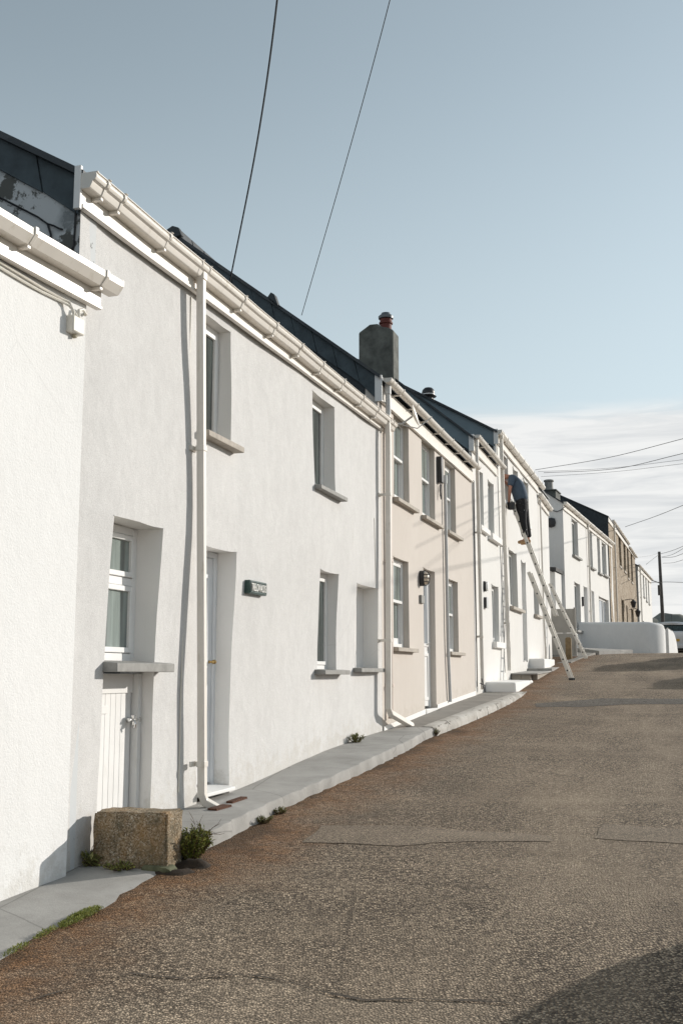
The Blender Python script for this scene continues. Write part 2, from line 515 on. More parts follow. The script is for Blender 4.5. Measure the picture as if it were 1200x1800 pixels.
class MB:
    def __init__(s):
        s.bm = bmesh.new()

    def face(s, pts):
        return s.bm.faces.new([s.bm.verts.new(p) for p in pts])

    def hexa(s, p):
        """8 points: bottom ring 0-3, top ring 4-7"""
        v = [s.bm.verts.new(q) for q in p]
        for f in ((0, 3, 2, 1), (4, 5, 6, 7), (0, 1, 5, 4), (1, 2, 6, 5), (2, 3, 7, 6), (3, 0, 4, 7)):
            s.bm.faces.new([v[i] for i in f])
        return v

    def box(s, F, s0, s1, d0, d1, z0, z1, zs=0.0):
        """zs: rise of both z along the box"""
        s.hexa([F(s0, d0, z0), F(s1, d0, z0 + zs), F(s1, d1, z0 + zs), F(s0, d1, z0),
                F(s0, d0, z1), F(s1, d0, z1 + zs), F(s1, d1, z1 + zs), F(s0, d1, z1)])

    def prism(s, F, prof, s0, s1, zs=0.0, n=1, wob=0.0):
        """profile of (d,z) points extruded from s0 to s1, rising zs"""
        rings = []
        for i in range(n + 1):
            t = i / n
            ss = s0 + (s1 - s0) * t
            dz = zs * t + (wob * noise.noise(Vector((ss * 0.9, 3.1, 7.7))) if 0 < i < n else 0)
            rings.append([s.bm.verts.new(F(ss, d, z + dz)) for d, z in prof])
        k = len(prof)
        for i in range(n):
            for j in range(k):
                a, b = rings[i], rings[i + 1]
                s.bm.faces.new([a[j], a[(j + 1) % k], b[(j + 1) % k], b[j]])
        s.bm.faces.new(list(reversed(rings[0])))
        s.bm.faces.new(rings[-1])

    def polyx(s, F, poly, d0, d1):
        """polygon of (s,z) points extruded between two d values"""
        a = [s.bm.verts.new(F(q, d0, z)) for q, z in poly]
        b = [s.bm.verts.new(F(q, d1, z)) for q, z in poly]
        k = len(poly)
        s.bm.faces.new(a)
        s.bm.faces.new(list(reversed(b)))
        for j in range(k):
            s.bm.faces.new([a[j], b[j], b[(j + 1) % k], a[(j + 1) % k]])

    def tube(s, pts, r, sides=8, caps=True):
        pts = [Vector(p) for p in pts]
        rr = r if hasattr(r, '__len__') else [r] * len(pts)
        rings = []
        prev = None
        for i, p in enumerate(pts):
            if i == 0:
                t = pts[1] - p
            elif i == len(pts) - 1:
                t = p - pts[i - 1]
            else:
                t = (pts[i + 1] - p).normalized() + (p - pts[i - 1]).normalized()
            t.normalize()
            if prev is None:
                x = t.cross(Vector((0, 0, 1)))
                if x.length < 1e-3:
                    x = t.cross(Vector((0, 1, 0)))
                x.normalize()
            else:
                x = prev - t * prev.dot(t)
                x.normalize()
            prev = x
            y = t.cross(x)
            rings.append([s.bm.verts.new(p + (x * math.cos(a) + y * math.sin(a)) * rr[i]) for a in [2 * math.pi * k / sides for k in range(sides)]])
        for a, b in zip(rings, rings[1:]):
            for k in range(sides):
                s.bm.faces.new([a[k], a[(k + 1) % sides], b[(k + 1) % sides], b[k]])
        if caps:
            s.bm.faces.new(list(reversed(rings[0])))
            s.bm.faces.new(rings[-1])

    def lathe(s, c, prof, sides=18):
        """(r,z) profile turned about the vertical through c"""
        rings = []
        for r, z in prof:
            rings.append([s.bm.verts.new((c[0] + r * math.cos(a), c[1] + r * math.sin(a), c[2] + z)) for a in [2 * math.pi * k / sides for k in range(sides)]])
        for a, b in zip(rings, rings[1:]):
            for k in range(sides):
                s.bm.faces.new([a[k], a[(k + 1) % sides], b[(k + 1) % sides], b[k]])
        s.bm.faces.new(list(reversed(rings[0])))
        s.bm.faces.new(rings[-1])

    def build(s, name, mat, parent=None, loc=None, bevel=0.0, sharp=34, recalc=True, segs=2):
        bm = s.bm
        if recalc:
            bmesh.ops.recalc_face_normals(bm, faces=bm.faces)
        base = Vector((0, 0, 0))
        if parent is not None:
            q = parent
            while q is not None:
                base += Vector(q.location)
                q = q.parent
        o_loc = Vector((0, 0, 0))
        if parent is None:
            if loc is None:
                xs = [v.co for v in bm.verts]
                o_loc = Vector((sum(v.x for v in xs) / len(xs), sum(v.y for v in xs) / len(xs), min(v.z for v in xs)))
            else:
                o_loc = Vector(loc)
            base = o_loc
        bmesh.ops.translate(bm, vec=-base, verts=bm.verts)
        for f in bm.faces:
            f.smooth = True
        for e in bm.edges:
            if len(e.link_faces) == 2:
                e.smooth = e.calc_face_angle(0) < R(sharp)
            else:
                e.smooth = False
        me = bpy.data.meshes.new(name)
        bm.to_mesh(me)
        bm.free()
        o = bpy.data.objects.new(name, me)
        C.objects.link(o)
        if mat:
            me.materials.append(MATS[mat])
        if parent is not None:
            o.parent = parent
        else:
            o.location = o_loc
        if bevel:
            b = o.modifiers.new('bevel', 'BEVEL')
            b.width = bevel
            b.segments = segs
            b.limit_method = 'ANGLE'
            b.angle_limit = R(40)
        return o


def tag(o, label=None, cat=None, group=None, kind=None):
    if label:
        o['label'] = label
    if cat:
        o['category'] = cat
    if group:
        o['group'] = group
    if kind:
        o['kind'] = kind
    return o


def thing(name, label, cat, loc, group=None):
    o = bpy.data.objects.new(name, None)
    o.empty_display_size = 0.3
    C.objects.link(o)
    o.location = loc
    return tag(o, label, cat, group)


def structure(o, label, cat):
    return tag(o, label, cat, kind='structure')


# ------------------------------------------------------------------ ground, road, pavements
def sheet(name, mat, srows, dcols, dz, zf=zr, F=A):
    bm = bmesh.new()
    uvl = bm.loops.layers.uv.new('sd')
    grid = [[bm.verts.new(F(s, d, zf(s) + dz)) for d in dcols] for s in srows]
    for i in range(len(srows) - 1):
        for j in range(len(dcols) - 1):
            f = bm.faces.new([grid[i][j], grid[i][j + 1], grid[i + 1][j + 1], grid[i + 1][j]])
            f.smooth = True
            for lp, (ii, jj) in zip(f.loops, ((i, j), (i, j + 1), (i + 1, j + 1), (i + 1, j))):
                lp[uvl].uv = (srows[ii], dcols[jj])
    bmesh.ops.recalc_face_normals(bm, faces=bm.faces)
    if bm.faces[:][0].normal.z < 0:
        bmesh.ops.reverse_faces(bm, faces=bm.faces)
    me = bpy.data.meshes.new(name)
    bm.to_mesh(me)
    bm.free()
    me.materials.append(MATS[mat])
    o = bpy.data.objects.new(name, me)
    C.objects.link(o)
    return o


def frange(a, b, st):
    n = max(1, int(round((b - a) / st)))
    return [a + (b - a) * i / n for i in range(n + 1)]


g = sheet('ground', 'verge_ground', [-400, -200, -100, -60] + frange(-40, 60, 4) + [75, 90, 120, 150, 220, 400, 900, 1800, 4000],
          [-3000, -1000, -300, -60, -20, 0, 8, 20, 60, 200, 600, 1500, 3000], -0.06)
structure(g, 'rough open ground falling away beyond the top of the street', 'ground')
rd = sheet('road', 'asphalt', frange(-40, 0, 2) + frange(0.5, 48, 0.5) + frange(50, 110, 4), [-1.5] + frange(0, 12, 0.5), 0.0)
structure(rd, 'worn brown chip surfaced street climbing past the terrace', 'road')


def patch(pts, mat, label, dz=0.004, jag=0.02):
    bm = bmesh.new()
    uvl = bm.loops.layers.uv.new('sd')
    out = []
    for (a, b) in zip(pts, pts[1:] + pts[:1]):
        n = max(2, int(math.hypot(b[0] - a[0], b[1] - a[1]) / 0.12))
        for i in range(n):
            t = i / n
            s, d = a[0] + (b[0] - a[0]) * t, a[1] + (b[1] - a[1]) * t
            out.append((s + random.uniform(-jag, jag), d + random.uniform(-jag, jag)))
    vs = [bm.verts.new(A(s, d, zr(s) + dz)) for s, d in out]
    es = [bm.edges.new((vs[i], vs[(i + 1) % len(vs)])) for i in range(len(vs))]
    bmesh.ops.triangle_fill(bm, use_beauty=True, edges=es)
    for f in bm.faces:
        if f.normal.z < 0:
            f.normal_flip()
        for lp in f.loops:
            lp[uvl].uv = A.sd(lp.vert.co)
    me = bpy.data.meshes.new('road_patch')
    bm.to_mesh(me)
    bm.free()
    me.materials.append(MATS[mat])
    o = bpy.data.objects.new('road_patch', me)
    C.objects.link(o)
    structure(o, label, 'road patch')


patch([(7.5, 1.12), (8.16, 1.05), (8.27, 1.61), (8.19, 2.2), (8.15, 2.79), (7.94, 2.81), (7.8, 2.23), (7.55, 1.8)], 'asphalt_patch', 'smooth pale trench repair crossing the left of the road in front of the first door')
patch([(8.12, 3.08), (8.65, 3.09), (8.59, 3.69), (8.62, 6.2), (8.1, 6.2), (8.05, 3.69)], 'asphalt_patch', 'smooth pale trench repair running off the right side of the road')
patch([(3.2, 0.9), (4.02, 1.03), (4.62, 1.3), (4.61, 1.59), (4.73, 1.86), (4.62, 2.2), (4.55, 2.42), (4.63, 2.69), (4.67, 3.01), (4.45, 3.3), (4.2, 4.5), (2.6, 4.5), (2.6, 0.9)], 'asphalt_relay', 'large smoother tarmac relay with a ragged edge nearest the viewer', 0.004, 0.045)
patch([(18.95, 1.29), (19.6, 1.21), (20.7, 2.32), (20.81, 6.0), (19.94, 6.0), (19.65, 2.87), (19.02, 2.05)], 'asphalt_patch_far', 'dark narrow trench repair across the road below the white step')


ck = [(4.02, .95), (4.30, 1.10), (4.62, 1.3), (4.60, 1.45), (4.62, 1.59), (4.70, 1.72), (4.73, 1.86), (4.69, 2.03), (4.61, 2.2), (4.55, 2.42), (4.60, 2.56), (4.63, 2.69), (4.66, 2.85), (4.67, 3.01)]
patch([(s + .003 + .011 * abs(math.sin(i * 2.3)), d) for i, (s, d) in enumerate(ck)] + [(s - .003, d) for s, d in reversed(ck)], 'crack_dark', 'ragged dark crack along the edge of the nearest tarmac relay', 0.009, 0.009)


def pave(name, s0, s1, mat, label, zk=PAVK, wk=PAVW, jag=0.010, inner=-0.06, face_in=0.0):
    bm = bmesh.new()
    rows = frange(s0, s1, 0.09)
    prev = None
    for i, s in enumerate(rows):
        wv = curve(wk, s) + random.uniform(-jag, jag) * 1.4
        z = curve(zk, s)
        zt = z + random.uniform(-jag, jag) * 0.4 - 0.006
        prof = [(inner, z), (wv * 0.5, z - 0.004), (wv - 0.03, z - 0.006), (wv + 0.004, zt - 0.006), (wv + 0.012, zt - 0.020), (wv + 0.016 + random.uniform(-jag, jag), zr(s) + 0.03), (wv + 0.02, zr(s) - 0.08)]
        ring = [bm.verts.new(A(s, d, zz)) for d, zz in prof]
        if prev:
            for a in range(len(ring) - 1):
                bm.faces.new([prev[a], prev[a + 1], ring[a + 1], ring[a]])
        if i in (0, len(rows) - 1):
            bm.faces.new(ring + [bm.verts.new(A(s, inner, zr(s) - 0.08))])
        prev = ring
    m = MB()
    m.bm.free()
    m.bm = bm
    o = m.build(name, mat, loc=A(s0, 0, zr(s0)), sharp=32)
    structure(o, label, 'pavement')
    return o


pave('pavement', 6.64, 14.33, 'concrete_pale', 'raised pale concrete footway along the grey white cottage')
pave('pavement', 14.335, 21.75, 'concrete_dark', 'darker concrete footway along the beige cottage')
# rough kerb stones on the outer edge of the darker footway
kb = MB()
for s in frange(14.36, 21.5, 0.8)[:-1]:
    a, b = s + 0.006, s + 0.794
    n = 7
    rows = []
    for i in range(n + 1):
        q = a + (b - a) * i / n
        wv, z, j = curve(PAVW, q), curve(PAVK, q), (lambda r=0.012: random.uniform(-r, r))
        rows.append([kb.bm.verts.new(A(q, d, zz)) for d, zz in ((wv - 0.16, z - 0.03), (wv - 0.15, z + 0.004), (wv - 0.02, z + 0.004 + j(.006)), (wv + 0.03 + j(.008), z - 0.03 + j()), (wv + 0.045 + j(), z - 0.08 + j()), (wv + 0.05 + j(), zr(q) - 0.05))])
    for r0, r1 in zip(rows, rows[1:]):
        for k in range(5):
            kb.bm.faces.new([r0[k], r0[k + 1], r1[k + 1], r1[k]])
    kb.bm.faces.new(rows[0])
    kb.bm.faces.new(rows[-1])
structure(kb.build('kerb', 'kerb_stone', loc=A(14.4, .5, .8), sharp=60), 'rough pale kerb edging the darker footway', 'kerb')

# flat concrete apron under the nearest house
ap = bmesh.new()
edge = [(-6, 1.35), (-2, 1.05), (2, .78), (3.5, .66), (4.64, .60), (5.14, .585), (5.55, .63), (5.9, .60), (6.13, .565), (6.42, .56)]
prev = None
for s in frange(-6, 6.42, 0.14):
    for (a, b) in zip(edge, edge[1:]):
        if a[0] <= s <= b[0] + 1e-6:
            w_ = a[1] + (b[1] - a[1]) * (s - a[0]) / (b[0] - a[0])
    w_ += random.uniform(-0.022, 0.022)
    x_in = -0.45 - max(0, 6 - s) * 0.07
    z = zr(s) + 0.014
    row = [ap.verts.new(A(s, d, zz)) for d, zz in ((x_in, z + 0.006), (w_ * 0.5, z + 0.002), (w_ - 0.05, z - .004), (w_ + 0.02, z - 0.03))]
    if prev:
        for k in range(3):
            ap.faces.new([prev[k], prev[k + 1], row[k + 1], row[k]])
    prev = row
m = MB()
m.bm.free()
m.bm = ap
structure(m.build('pavement', 'concrete_pale', loc=A(3, 0, .1), sharp=60), 'flat grey concrete apron at the foot of the nearest house', 'pavement')

# distant scrubby hill
bm = bmesh.new()
rows = []
for j in range(15):
    t = j / 14
    row = []
    for i in range(90):
        x = 40 + i * 3.2
        y = 395 + t * 120
        prof = math.sin(math.pi * min(1, t * 1.0)) ** 0.7
        h = 32.6 - 0.0004 * (x - 130) ** 2
        h += 1.6 * noise.noise(Vector((x * 0.05, 1.3, 0))) + 1.8 * noise.noise(Vector((x * 0.14, y * 0.05, 5))) + 0.5 * noise.noise(Vector((x * 0.6, y * 0.2, 9)))
        if x > 139:
            h -= min(4.5, (x - 139) * 0.55)
        if 132 < x < 141:
            h += 2.6 * math.sin((x - 132) / 9 * math.pi)
        row.append(bm.verts.new((x, y, -8 + max(0, h) * prof)))
    rows.append(row)
for a, b in zip(rows, rows[1:]):
    for i in range(89):
        bm.faces.new([a[i], a[i + 1], b[i + 1], b[i]])
m = MB()
m.bm.free()
m.bm = bm
structure(m.build('hill', 'hill_scrub', loc=(120, 430, -8), sharp=80), 'distant scrub covered hill behind the telegraph pole', 'hill')
# ------------------------------------------------------------------ house kit
def hump(amp, seed, zc=None, zw=1.0, fade=(None, None)):
    def f(s, z):
        v = amp * 0.8 * noise.noise(Vector((s * 0.45 + seed, z * 0.55, seed * 1.7))) + amp * 0.25 * noise.noise(Vector((s * 1.6, z * 1.6, seed)))
        if zc is not None:
            v += amp * (math.exp(-((z - zc) / zw) ** 2) - .7)
        k = 1.0
        if fade[0] is not None:
            k = min(k, max(0, (s - fade[0]) / 0.5))
        if fade[1] is not None:
            k = min(k, max(0, (fade[1] - s) / 0.5))
        return v * min(1, k)
    return f


def make_wall(F, parent, s0, s1, z0, z1, ops, mat, rmat=None, amp=None, step=0.28, bevel=0.014, wob=0.008, name='wall'):
    """front wall with real recesses; ops: (s0, s1, z0, z1, depth)"""
    amp = amp or (lambda s, z: 0.0)

    def brk(a, b, cuts):
        c = sorted(set([round(a, 4), round(b, 4)] + [round(x, 4) for x in cuts if a < x < b]))
        out = []
        for p, q in zip(c, c[1:]):
            out += frange(p, q, step)[:-1]
        return out + [c[-1]]

    ss = brk(s0, s1, [o[0] for o in ops] + [o[1] for o in ops])
    zs = brk(z0, z1, [o[2] for o in ops] + [o[3] for o in ops])
    bm = bmesh.new()
    cache = {}

    def P(s, z, d=0.0):
        k = (round(s, 4), round(z, 4), round(d, 4))
        if k not in cache:
            ws = wob * noise.noise(Vector((z * 2.3, s * 1.1, 4.4))) if s0 + .01 < s < s1 - .01 else 0
            wz = wob * noise.noise(Vector((s * 2.6, z * 1.3, 8.8)))
            dd = amp(s, z) if d == 0 else d
            cache[k] = bm.verts.new(F(s + ws, dd, z + wz))
        return cache[k]

    def inside(s, z):
        for o in ops:
            if o[0] < s < o[1] and o[2] < z < o[3]:
                return o
        return None

    for a, b in zip(ss, ss[1:]):
        for c, d in zip(zs, zs[1:]):
            o = inside((a + b) / 2, (c + d) / 2)
            if o is None:
                bm.faces.new([P(a, c), P(b, c), P(b, d), P(a, d)])
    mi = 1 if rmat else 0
    for o in ops:
        dep = -o[4] - (0 if len(o) > 5 else .07)
        so = [s for s in ss if o[0] - 1e-5 <= s <= o[1] + 1e-5]
        zo = [z for z in zs if o[2] - 1e-5 <= z <= o[3] + 1e-5]
        fs = []
        for c, d in zip(zo, zo[1:]):
            fs.append([P(o[0], c), P(o[0], d), P(o[0], d, dep), P(o[0], c, dep)])
            fs.append([P(o[1], c), P(o[1], c, dep), P(o[1], d, dep), P(o[1], d)])
        for a, b in zip(so, so[1:]):
            fs.append([P(a, o[3]), P(b, o[3]), P(b, o[3], dep), P(a, o[3], dep)])
            fs.append([P(a, o[2]), P(a, o[2], dep), P(b, o[2], dep), P(b, o[2])])
        if len(o) > 5 and o[5]:
            fs.append([P(o[0], o[2], dep), P(o[1], o[2], dep), P(o[1], o[3], dep), P(o[0], o[3], dep)])
        for f in fs:
            q = bm.faces.new(f)
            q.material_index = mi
    m = MB()
    m.bm.free()
    m.bm = bm
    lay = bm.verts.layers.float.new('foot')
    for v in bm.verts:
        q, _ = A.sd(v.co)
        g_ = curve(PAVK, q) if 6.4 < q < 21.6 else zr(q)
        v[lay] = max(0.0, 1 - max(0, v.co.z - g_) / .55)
    ob = m.build(name, mat, parent, bevel=bevel, recalc=False, sharp=40)
    if rmat:
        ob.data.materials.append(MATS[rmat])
    return ob


def gable(F, parent, s0, s1, ze, zr_, rd, zb, mat, d_front=-0.006):
    m = MB()
    m.prism(F, [(d_front, zb), (d_front, ze), (rd, zr_), (2 * rd, ze), (2 * rd, zb)], s0, s1)
    return m.build('gable_wall', mat, parent)


def roof(F, parent, s0, s1, ze, slope, rd, over=0.05, th=0.045, n=8, mat='roof_slate', wob=0.012):
    """duo-pitch slab with drooping slate edge; ze is the roof top at d=0"""
    zt = ze - slope * rd
    prof = [(over, ze - slope * over), (rd, zt), (2 * rd - over, ze - slope * over), (2 * rd - over, ze - slope * over - th), (rd, zt - th * 1.15), (over, ze - slope * over - th)]
    m = MB()
    m.prism(F, prof, s0, s1, 0, n, wob)
    r = m.build('roof', mat, parent, sharp=25)
    t = MB()
    k = 0.42
    for a in frange(s0 - 0.01, s1 - .02, k)[:-1]:
        t.prism(F, [(rd + .13, zt - .13 * slope + .005), (rd + .10, zt + .03), (rd, zt + .075), (rd - .10, zt + .03), (rd - .13, zt - .13 * slope + .005)], a, a + k - 0.012)
    t.build('ridge_tile', 'slate_dark', r, bevel=.008)
    return r


def verge_slates(F, parent, s, ze, slope, d_end, band, width, mat, d0=-0.01, tilt=True, gapw=0.006):
    """slates hung along the sloping verge of a gable"""
    m = MB()
    d = d0
    i = 0
    while d > d_end:
        d2 = max(d_end, d - width * random.uniform(.93, 1.06))
        za, zb = ze - slope * d - .045, ze - slope * d2 - .045
        b1, b2 = band * random.uniform(.96, 1.03), band * random.uniform(.96, 1.03)
        o = -0.016 - (0.007 if i % 2 else 0)
        sk = 0.10 * slope if tilt else 0
        P = [(d, za), (d2 + gapw, zb), (d2 + gapw + sk, zb - b2), (d + sk if d < d0 - 1e-6 else d, za - b1)]
        q = [F(s + o, a, z) for a, z in P] + [F(s - 0.0 - .001, a, z) for a, z in P]
        m.hexa(q)
        d = d2
        i += 1
    return m.build('verge_slates', mat, parent, bevel=.003)


def cutz(prof, k):
    return [(d * k, z * k) for d, z in prof]


def gut_prof(kind):
    if kind == 'round':
        r = .058
        o = [(r - r * math.cos(a), -r * math.sin(a)) for a in [math.pi * i / 12 for i in range(13)]]
        ri = .052
        i = [(r - ri * math.cos(a), -ri * math.sin(a)) for a in [math.pi * j / 12 for j in range(13)]]
    elif kind == 'ogee':
        o = [(0, 0), (0, -.106), (.062, -.106), (.070, -.100), (.082, -.072), (.086, -.060), (.104, -.050), (.114, -.034), (.115, -.024), (.110, -.014), (.112, -.008), (.121, -.004), (.121, 0)]
        i = [(.006, 0), (.006, -.100), (.060, -.100), (.076, -.070), (.080, -.055), (.098, -.045), (.108, -.032), (.108, -.024), (.103, -.014), (.106, -.004), (.115, 0)]
    else:
        o = [(0, 0), (0, -.092), (.072, -.092), (.112, -.040), (.112, 0)]
        i = [(.006, 0), (.006, -.086), (.070, -.086), (.106, -.038), (.106, 0)]
    k = {'ogee': 1.02, 'square': 1.03, 'round': 1.05}[kind]
    return [(a * k, b * k) for a, b in o], [(a * k, b * k) for a, b in i]


def gutter(F, parent, kind, s0, s1, z0, z1, d=0.034, brackets=(), unions=(), mat='upvc', cap0=True, cap1=True, bmat='bracket_dirty', sag=0.012):
    o, i = gut_prof(kind)
    prof = o + list(reversed(i))
    m = MB()
    m.prism(F, [(d + a, z0 + b) for a, b in prof], s0, s1, z1 - z0, max(4, int((s1 - s0) / .5)), sag)
    for c, f in ((s0, cap0), (s1, cap1)):
        if f:
            z = z0 + (z1 - z0) * ((c - s0) / (s1 - s0))
            m.prism(F, [(d + a * 1.02, z + b * 1.02 + .003) for a, b in o], c - .007, c + .007)
    g = m.build('gutter', mat, parent, sharp=28)
    for c in brackets:
        z = z0 + (z1 - z0) * ((c - s0) / (s1 - s0))
        bm_ = MB()
        bm_.prism(F, [(d - .002 + a * 1.11, z + b * 1.10 + .008) for a, b in o], c - .016, c + .016)
        lo = min(b for a, b in o)
        bm_.box(F, c - .016, c + .016, .034, d + .07, z + lo * 1.10 - .014, z + lo * 1.08 + .004)
        bk = bm_.build('bracket', mat, g, bevel=.003, sharp=28)
        st = MB()
        st.box(F, c - .017, c + .017, d - .006, d + .066, z + lo * 1.10 - .020, z + lo * 1.10 - .0145)
        bk.data.materials.append(MATS[bmat])
    for c in unions:
        z = z0 + (z1 - z0) * ((c - s0) / (s1 - s0))
        for e in (-.075, .075):
            bm_ = MB()
            bm_.prism(F, [(d - .002 + a * 1.08, z + b * 1.08 + .007) for a, b in o], c + e - .010, c + e + .010)
            bm_.build('bracket', mat, g, bevel=.003, sharp=28)
    return g


def fascia(F, parent, s0, s1, z0, z1, zs=0.0, mat='upvc', d=0.033, lip=True):
    m = MB()
    prof = [(.004, z0), (.004, z1), (d, z1), (d, z0 + .03), (d + .012, z0 + .024), (d + .012, z0)] if lip else [(.004, z0), (.004, z1), (d, z1), (d, z0)]
    m.prism(F, prof, s0, s1, zs, max(2, int((s1 - s0) / .8)), .008)
    return m.build('fascia', mat, parent, bevel=.004)


def sqpipe(m, F, pts, w):
    """square pipe through (s,d,z) points"""
    P = [F(*p) for p in pts]
    rings = []
    for i, p in enumerate(P):
        t = (P[min(i + 1, len(P) - 1)] - P[max(i - 1, 0)]).normalized()
        x = F.u - t * F.u.dot(t)
        x.normalize()
        y = t.cross(x)
        rings.append([m.bm.verts.new(p + x * a + y * b) for a, b in ((-w / 2, -w / 2), (w / 2, -w / 2), (w / 2, w / 2), (-w / 2, w / 2))])
    for a, b in zip(rings, rings[1:]):
        for k in range(4):
            m.bm.faces.new([a[k], a[(k + 1) % 4], b[(k + 1) % 4], b[k]])
    m.bm.faces.new(rings[0])
    m.bm.faces.new(rings[-1])


def downpipe(F, parent, pts, w, square=True, mat='upvc', clips=(), collar=True, dback=0.0):
    m = MB()
    if square:
        sqpipe(m, F, pts, w)
        if collar:
            s, d, z = pts[0]
            m.box(F, s - w * .62, s + w * .62, d - w * .62, d + w * .62, z - .06, z + .05)
        o = m.build('downpipe', mat, parent, bevel=.007, sharp=30)
    else:
        m.tube([F(*p) for p in pts], w / 2, 12)
        if collar:
            m.tube([F(pts[0][0], pts[0][1], pts[0][2] + .05), F(pts[0][0], pts[0][1], pts[0][2] - .09)], w / 2 + .009, 12)
        o = m.build('downpipe', mat, parent)
    for z in clips:
        for a, b in zip(pts, pts[1:]):
            if b[2] <= z <= a[2]:
                t = (a[2] - z) / max(1e-6, a[2] - b[2])
                s, d = a[0] + (b[0] - a[0]) * t, a[1] + (b[1] - a[1]) * t
        c = MB()
        h = w / 2 + .005
        c.box(F, s - h, s + h, d - h, d + h, z - .022, z + .022)
        c.box(F, s - h - .04, s + h + .012, dback - .01, dback + .012, z - .02, z + .02)
        c.box(F, s - .012, s + .012, dback, d, z - .018, z + .018)
        c.build('bracket', mat, o, bevel=.003)
    return o


def ringbox(m, F, s0, s1, z0, z1, d0, d1, w, wb=None):
    wb = wb or w
    m.box(F, s0, s0 + w, d0, d1, z0, z1)
    m.box(F, s1 - w, s1, d0, d1, z0, z1)
    m.box(F, s0 + w, s1 - w, d0, d1, z1 - w, z1)
    m.box(F, s0 + w, s1 - w, d0, d1, z0, z0 + wb)


def pane(F, parent, s0, s1, z0, z1, d, mat):
    m = MB()
    m.box(F, s0, s1, d - .012, d, z0, z1)
    return m.build('pane', mat, parent)


def sill(F, parent, s0, s1, d0, d1, z0, z1, mat, slope=.012, bevel=.006):
    m = MB()
    m.hexa([F(s0, d0, z0), F(s1, d0, z0), F(s1, d1, z0), F(s0, d1, z0), F(s0, d0, z1 + slope), F(s1, d0, z1 + slope), F(s1, d1, z1), F(s0, d1, z1)])
    return m.build('sill', mat, parent, bevel=bevel)


def casement(F, parent, s0, s1, z0, z1, dep, glass='glass_dark', transom=None, mull=None, sl=None, fw=.055, mat='upvc_white'):
    """sl = (s0, s1, d1, z0, z1, material) of the sill"""
    m = MB()
    dep += .03
    a, b = -dep - .035, -dep + .035
    ringbox(m, F, s0, s1, z0, z1, a, b, fw)
    cells = [(s0 + fw, s1 - fw, z0 + fw, z1 - fw)]
    if transom:
        m.box(F, s0 + fw, s1 - fw, a, b - .002, transom - .03, transom + .03)
        cells = [(s0 + fw, s1 - fw, z0 + fw, transom - .03), (s0 + fw, s1 - fw, transom + .03, z1 - fw)]
    if mull:
        m.box(F, mull - .03, mull + .03, a, b - .003, z0 + fw, z1 - fw)
        cells = [c for q in cells for c in ((q[0], mull - .03, q[2], q[3]), (mull + .03, q[1], q[2], q[3]))]
    for c in cells:
        ringbox(m, F, c[0] + .003, c[1] - .003, c[2] + .003, c[3] - .003, a + .01, b + .012, .04)
    wn = m.build('window', mat, parent, bevel=.005)
    for c in cells:
        pane(F, wn, c[0] + .04, c[1] - .04, c[2] + .04, c[3] - .04, b - .012, glass)
    if sl:
        sill(F, wn, sl[0], sl[1], -dep + .036, sl[2], sl[3], sl[4], sl[5])
    return wn


def sash(F, parent, s0, s1, z0, z1, dep, glass='glass_curtain', sl=None, mat='upvc_white'):
    m = MB()
    dep += .03
    a, b = -dep - .07, -dep + .035
    ringbox(m, F, s0, s1, z0, z1, a, b, .045, .06)
    zm = (z0 + z1) / 2 + .03
    ringbox(m, F, s0 + .046, s1 - .046, zm - .02, z1 - .046, b - .045, b - .010, .045)
    ringbox(m, F, s0 + .046, s1 - .046, z0 + .061, zm + .02, b - .085, b - .048, .045, .08)
    m.box(F, s0 + .05, s1 - .05, b - .010, b + .004, zm - .022, zm + .018)
    wn = m.build('window', mat, parent, bevel=.005)
    pane(F, wn, s0 + .09, s1 - .09, zm + .024, z1 - .09, b - .022, glass)
    pane(F, wn, s0 + .09, s1 - .09, z0 + .14, zm - .024, b - .062, glass)
    if sl:
        sill(F, wn, sl[0], sl[1], -dep + .036, sl[2], sl[3], sl[4], sl[5])
    return wn


def panel_door(F, parent, s0, s1, z0, z1, dep, mat='door_white', handle='chrome', hside=1, glazed=False, hz=1.02):
    m = MB()
    dep += .03
    a, b = -dep - .04, -dep + .03
    m.box(F, s0, s0 + .05, a, b, z0, z1)
    m.box(F, s1 - .05, s1, a, b, z0, z1)
    m.box(F, s0 + .05, s1 - .05, a, b, z1 - .05, z1)
    m.box(F, s0 + .053, s1 - .053, a + .004, b - .02, z0 + .03, z1 - .053)
    if glazed:
        ringbox(m, F, s0 + .10, s1 - .10, z0 + .95, z1 - .12, b - .02, b - .004, .05)
        ringbox(m, F, s0 + .10, s1 - .10, z0 + .12, z0 + .85, b - .02, b - .004, .05)
    else:
        for q in ((z0 + .15, z0 + .85), (z0 + 1.0, z1 - .2)):
            ringbox(m, F, s0 + .14, (s0 + s1) / 2 - .04, q[0], q[1], b - .02, b - .008, .035)
            ringbox(m, F, (s0 + s1) / 2 + .04, s1 - .14, q[0], q[1], b - .02, b - .008, .035)
    dr = m.build('door', mat, parent, bevel=.004)
    if glazed:
        pane(F, dr, s0 + .15, s1 - .15, z0 + 1.0, z1 - .17, b - .006, 'glass_pale')
    h = MB()
    hs = s1 - .12 if hside > 0 else s0 + .12
    if handle == 'brass':
        h.tube([F(hs, b - .022, z0 + hz), F(hs, b + .015, z0 + hz), F(hs, b + .02, z0 + hz), F(hs, b + .045, z0 + hz), F(hs, b + .055, z0 + hz)], [.014, .009, .016, .019, .009], 12)
    else:
        h.box(F, hs - .018, hs + .018, b - .022, b - .012, z0 + hz - .11, z0 + hz + .11)
        h.tube([F(hs, b - .015, z0 + hz), F(hs, b + .03, z0 + hz), F(hs - .11 * hside, b + .03, z0 + hz)], .01, 8)
    h.build('handle', handle, dr)
    return dr


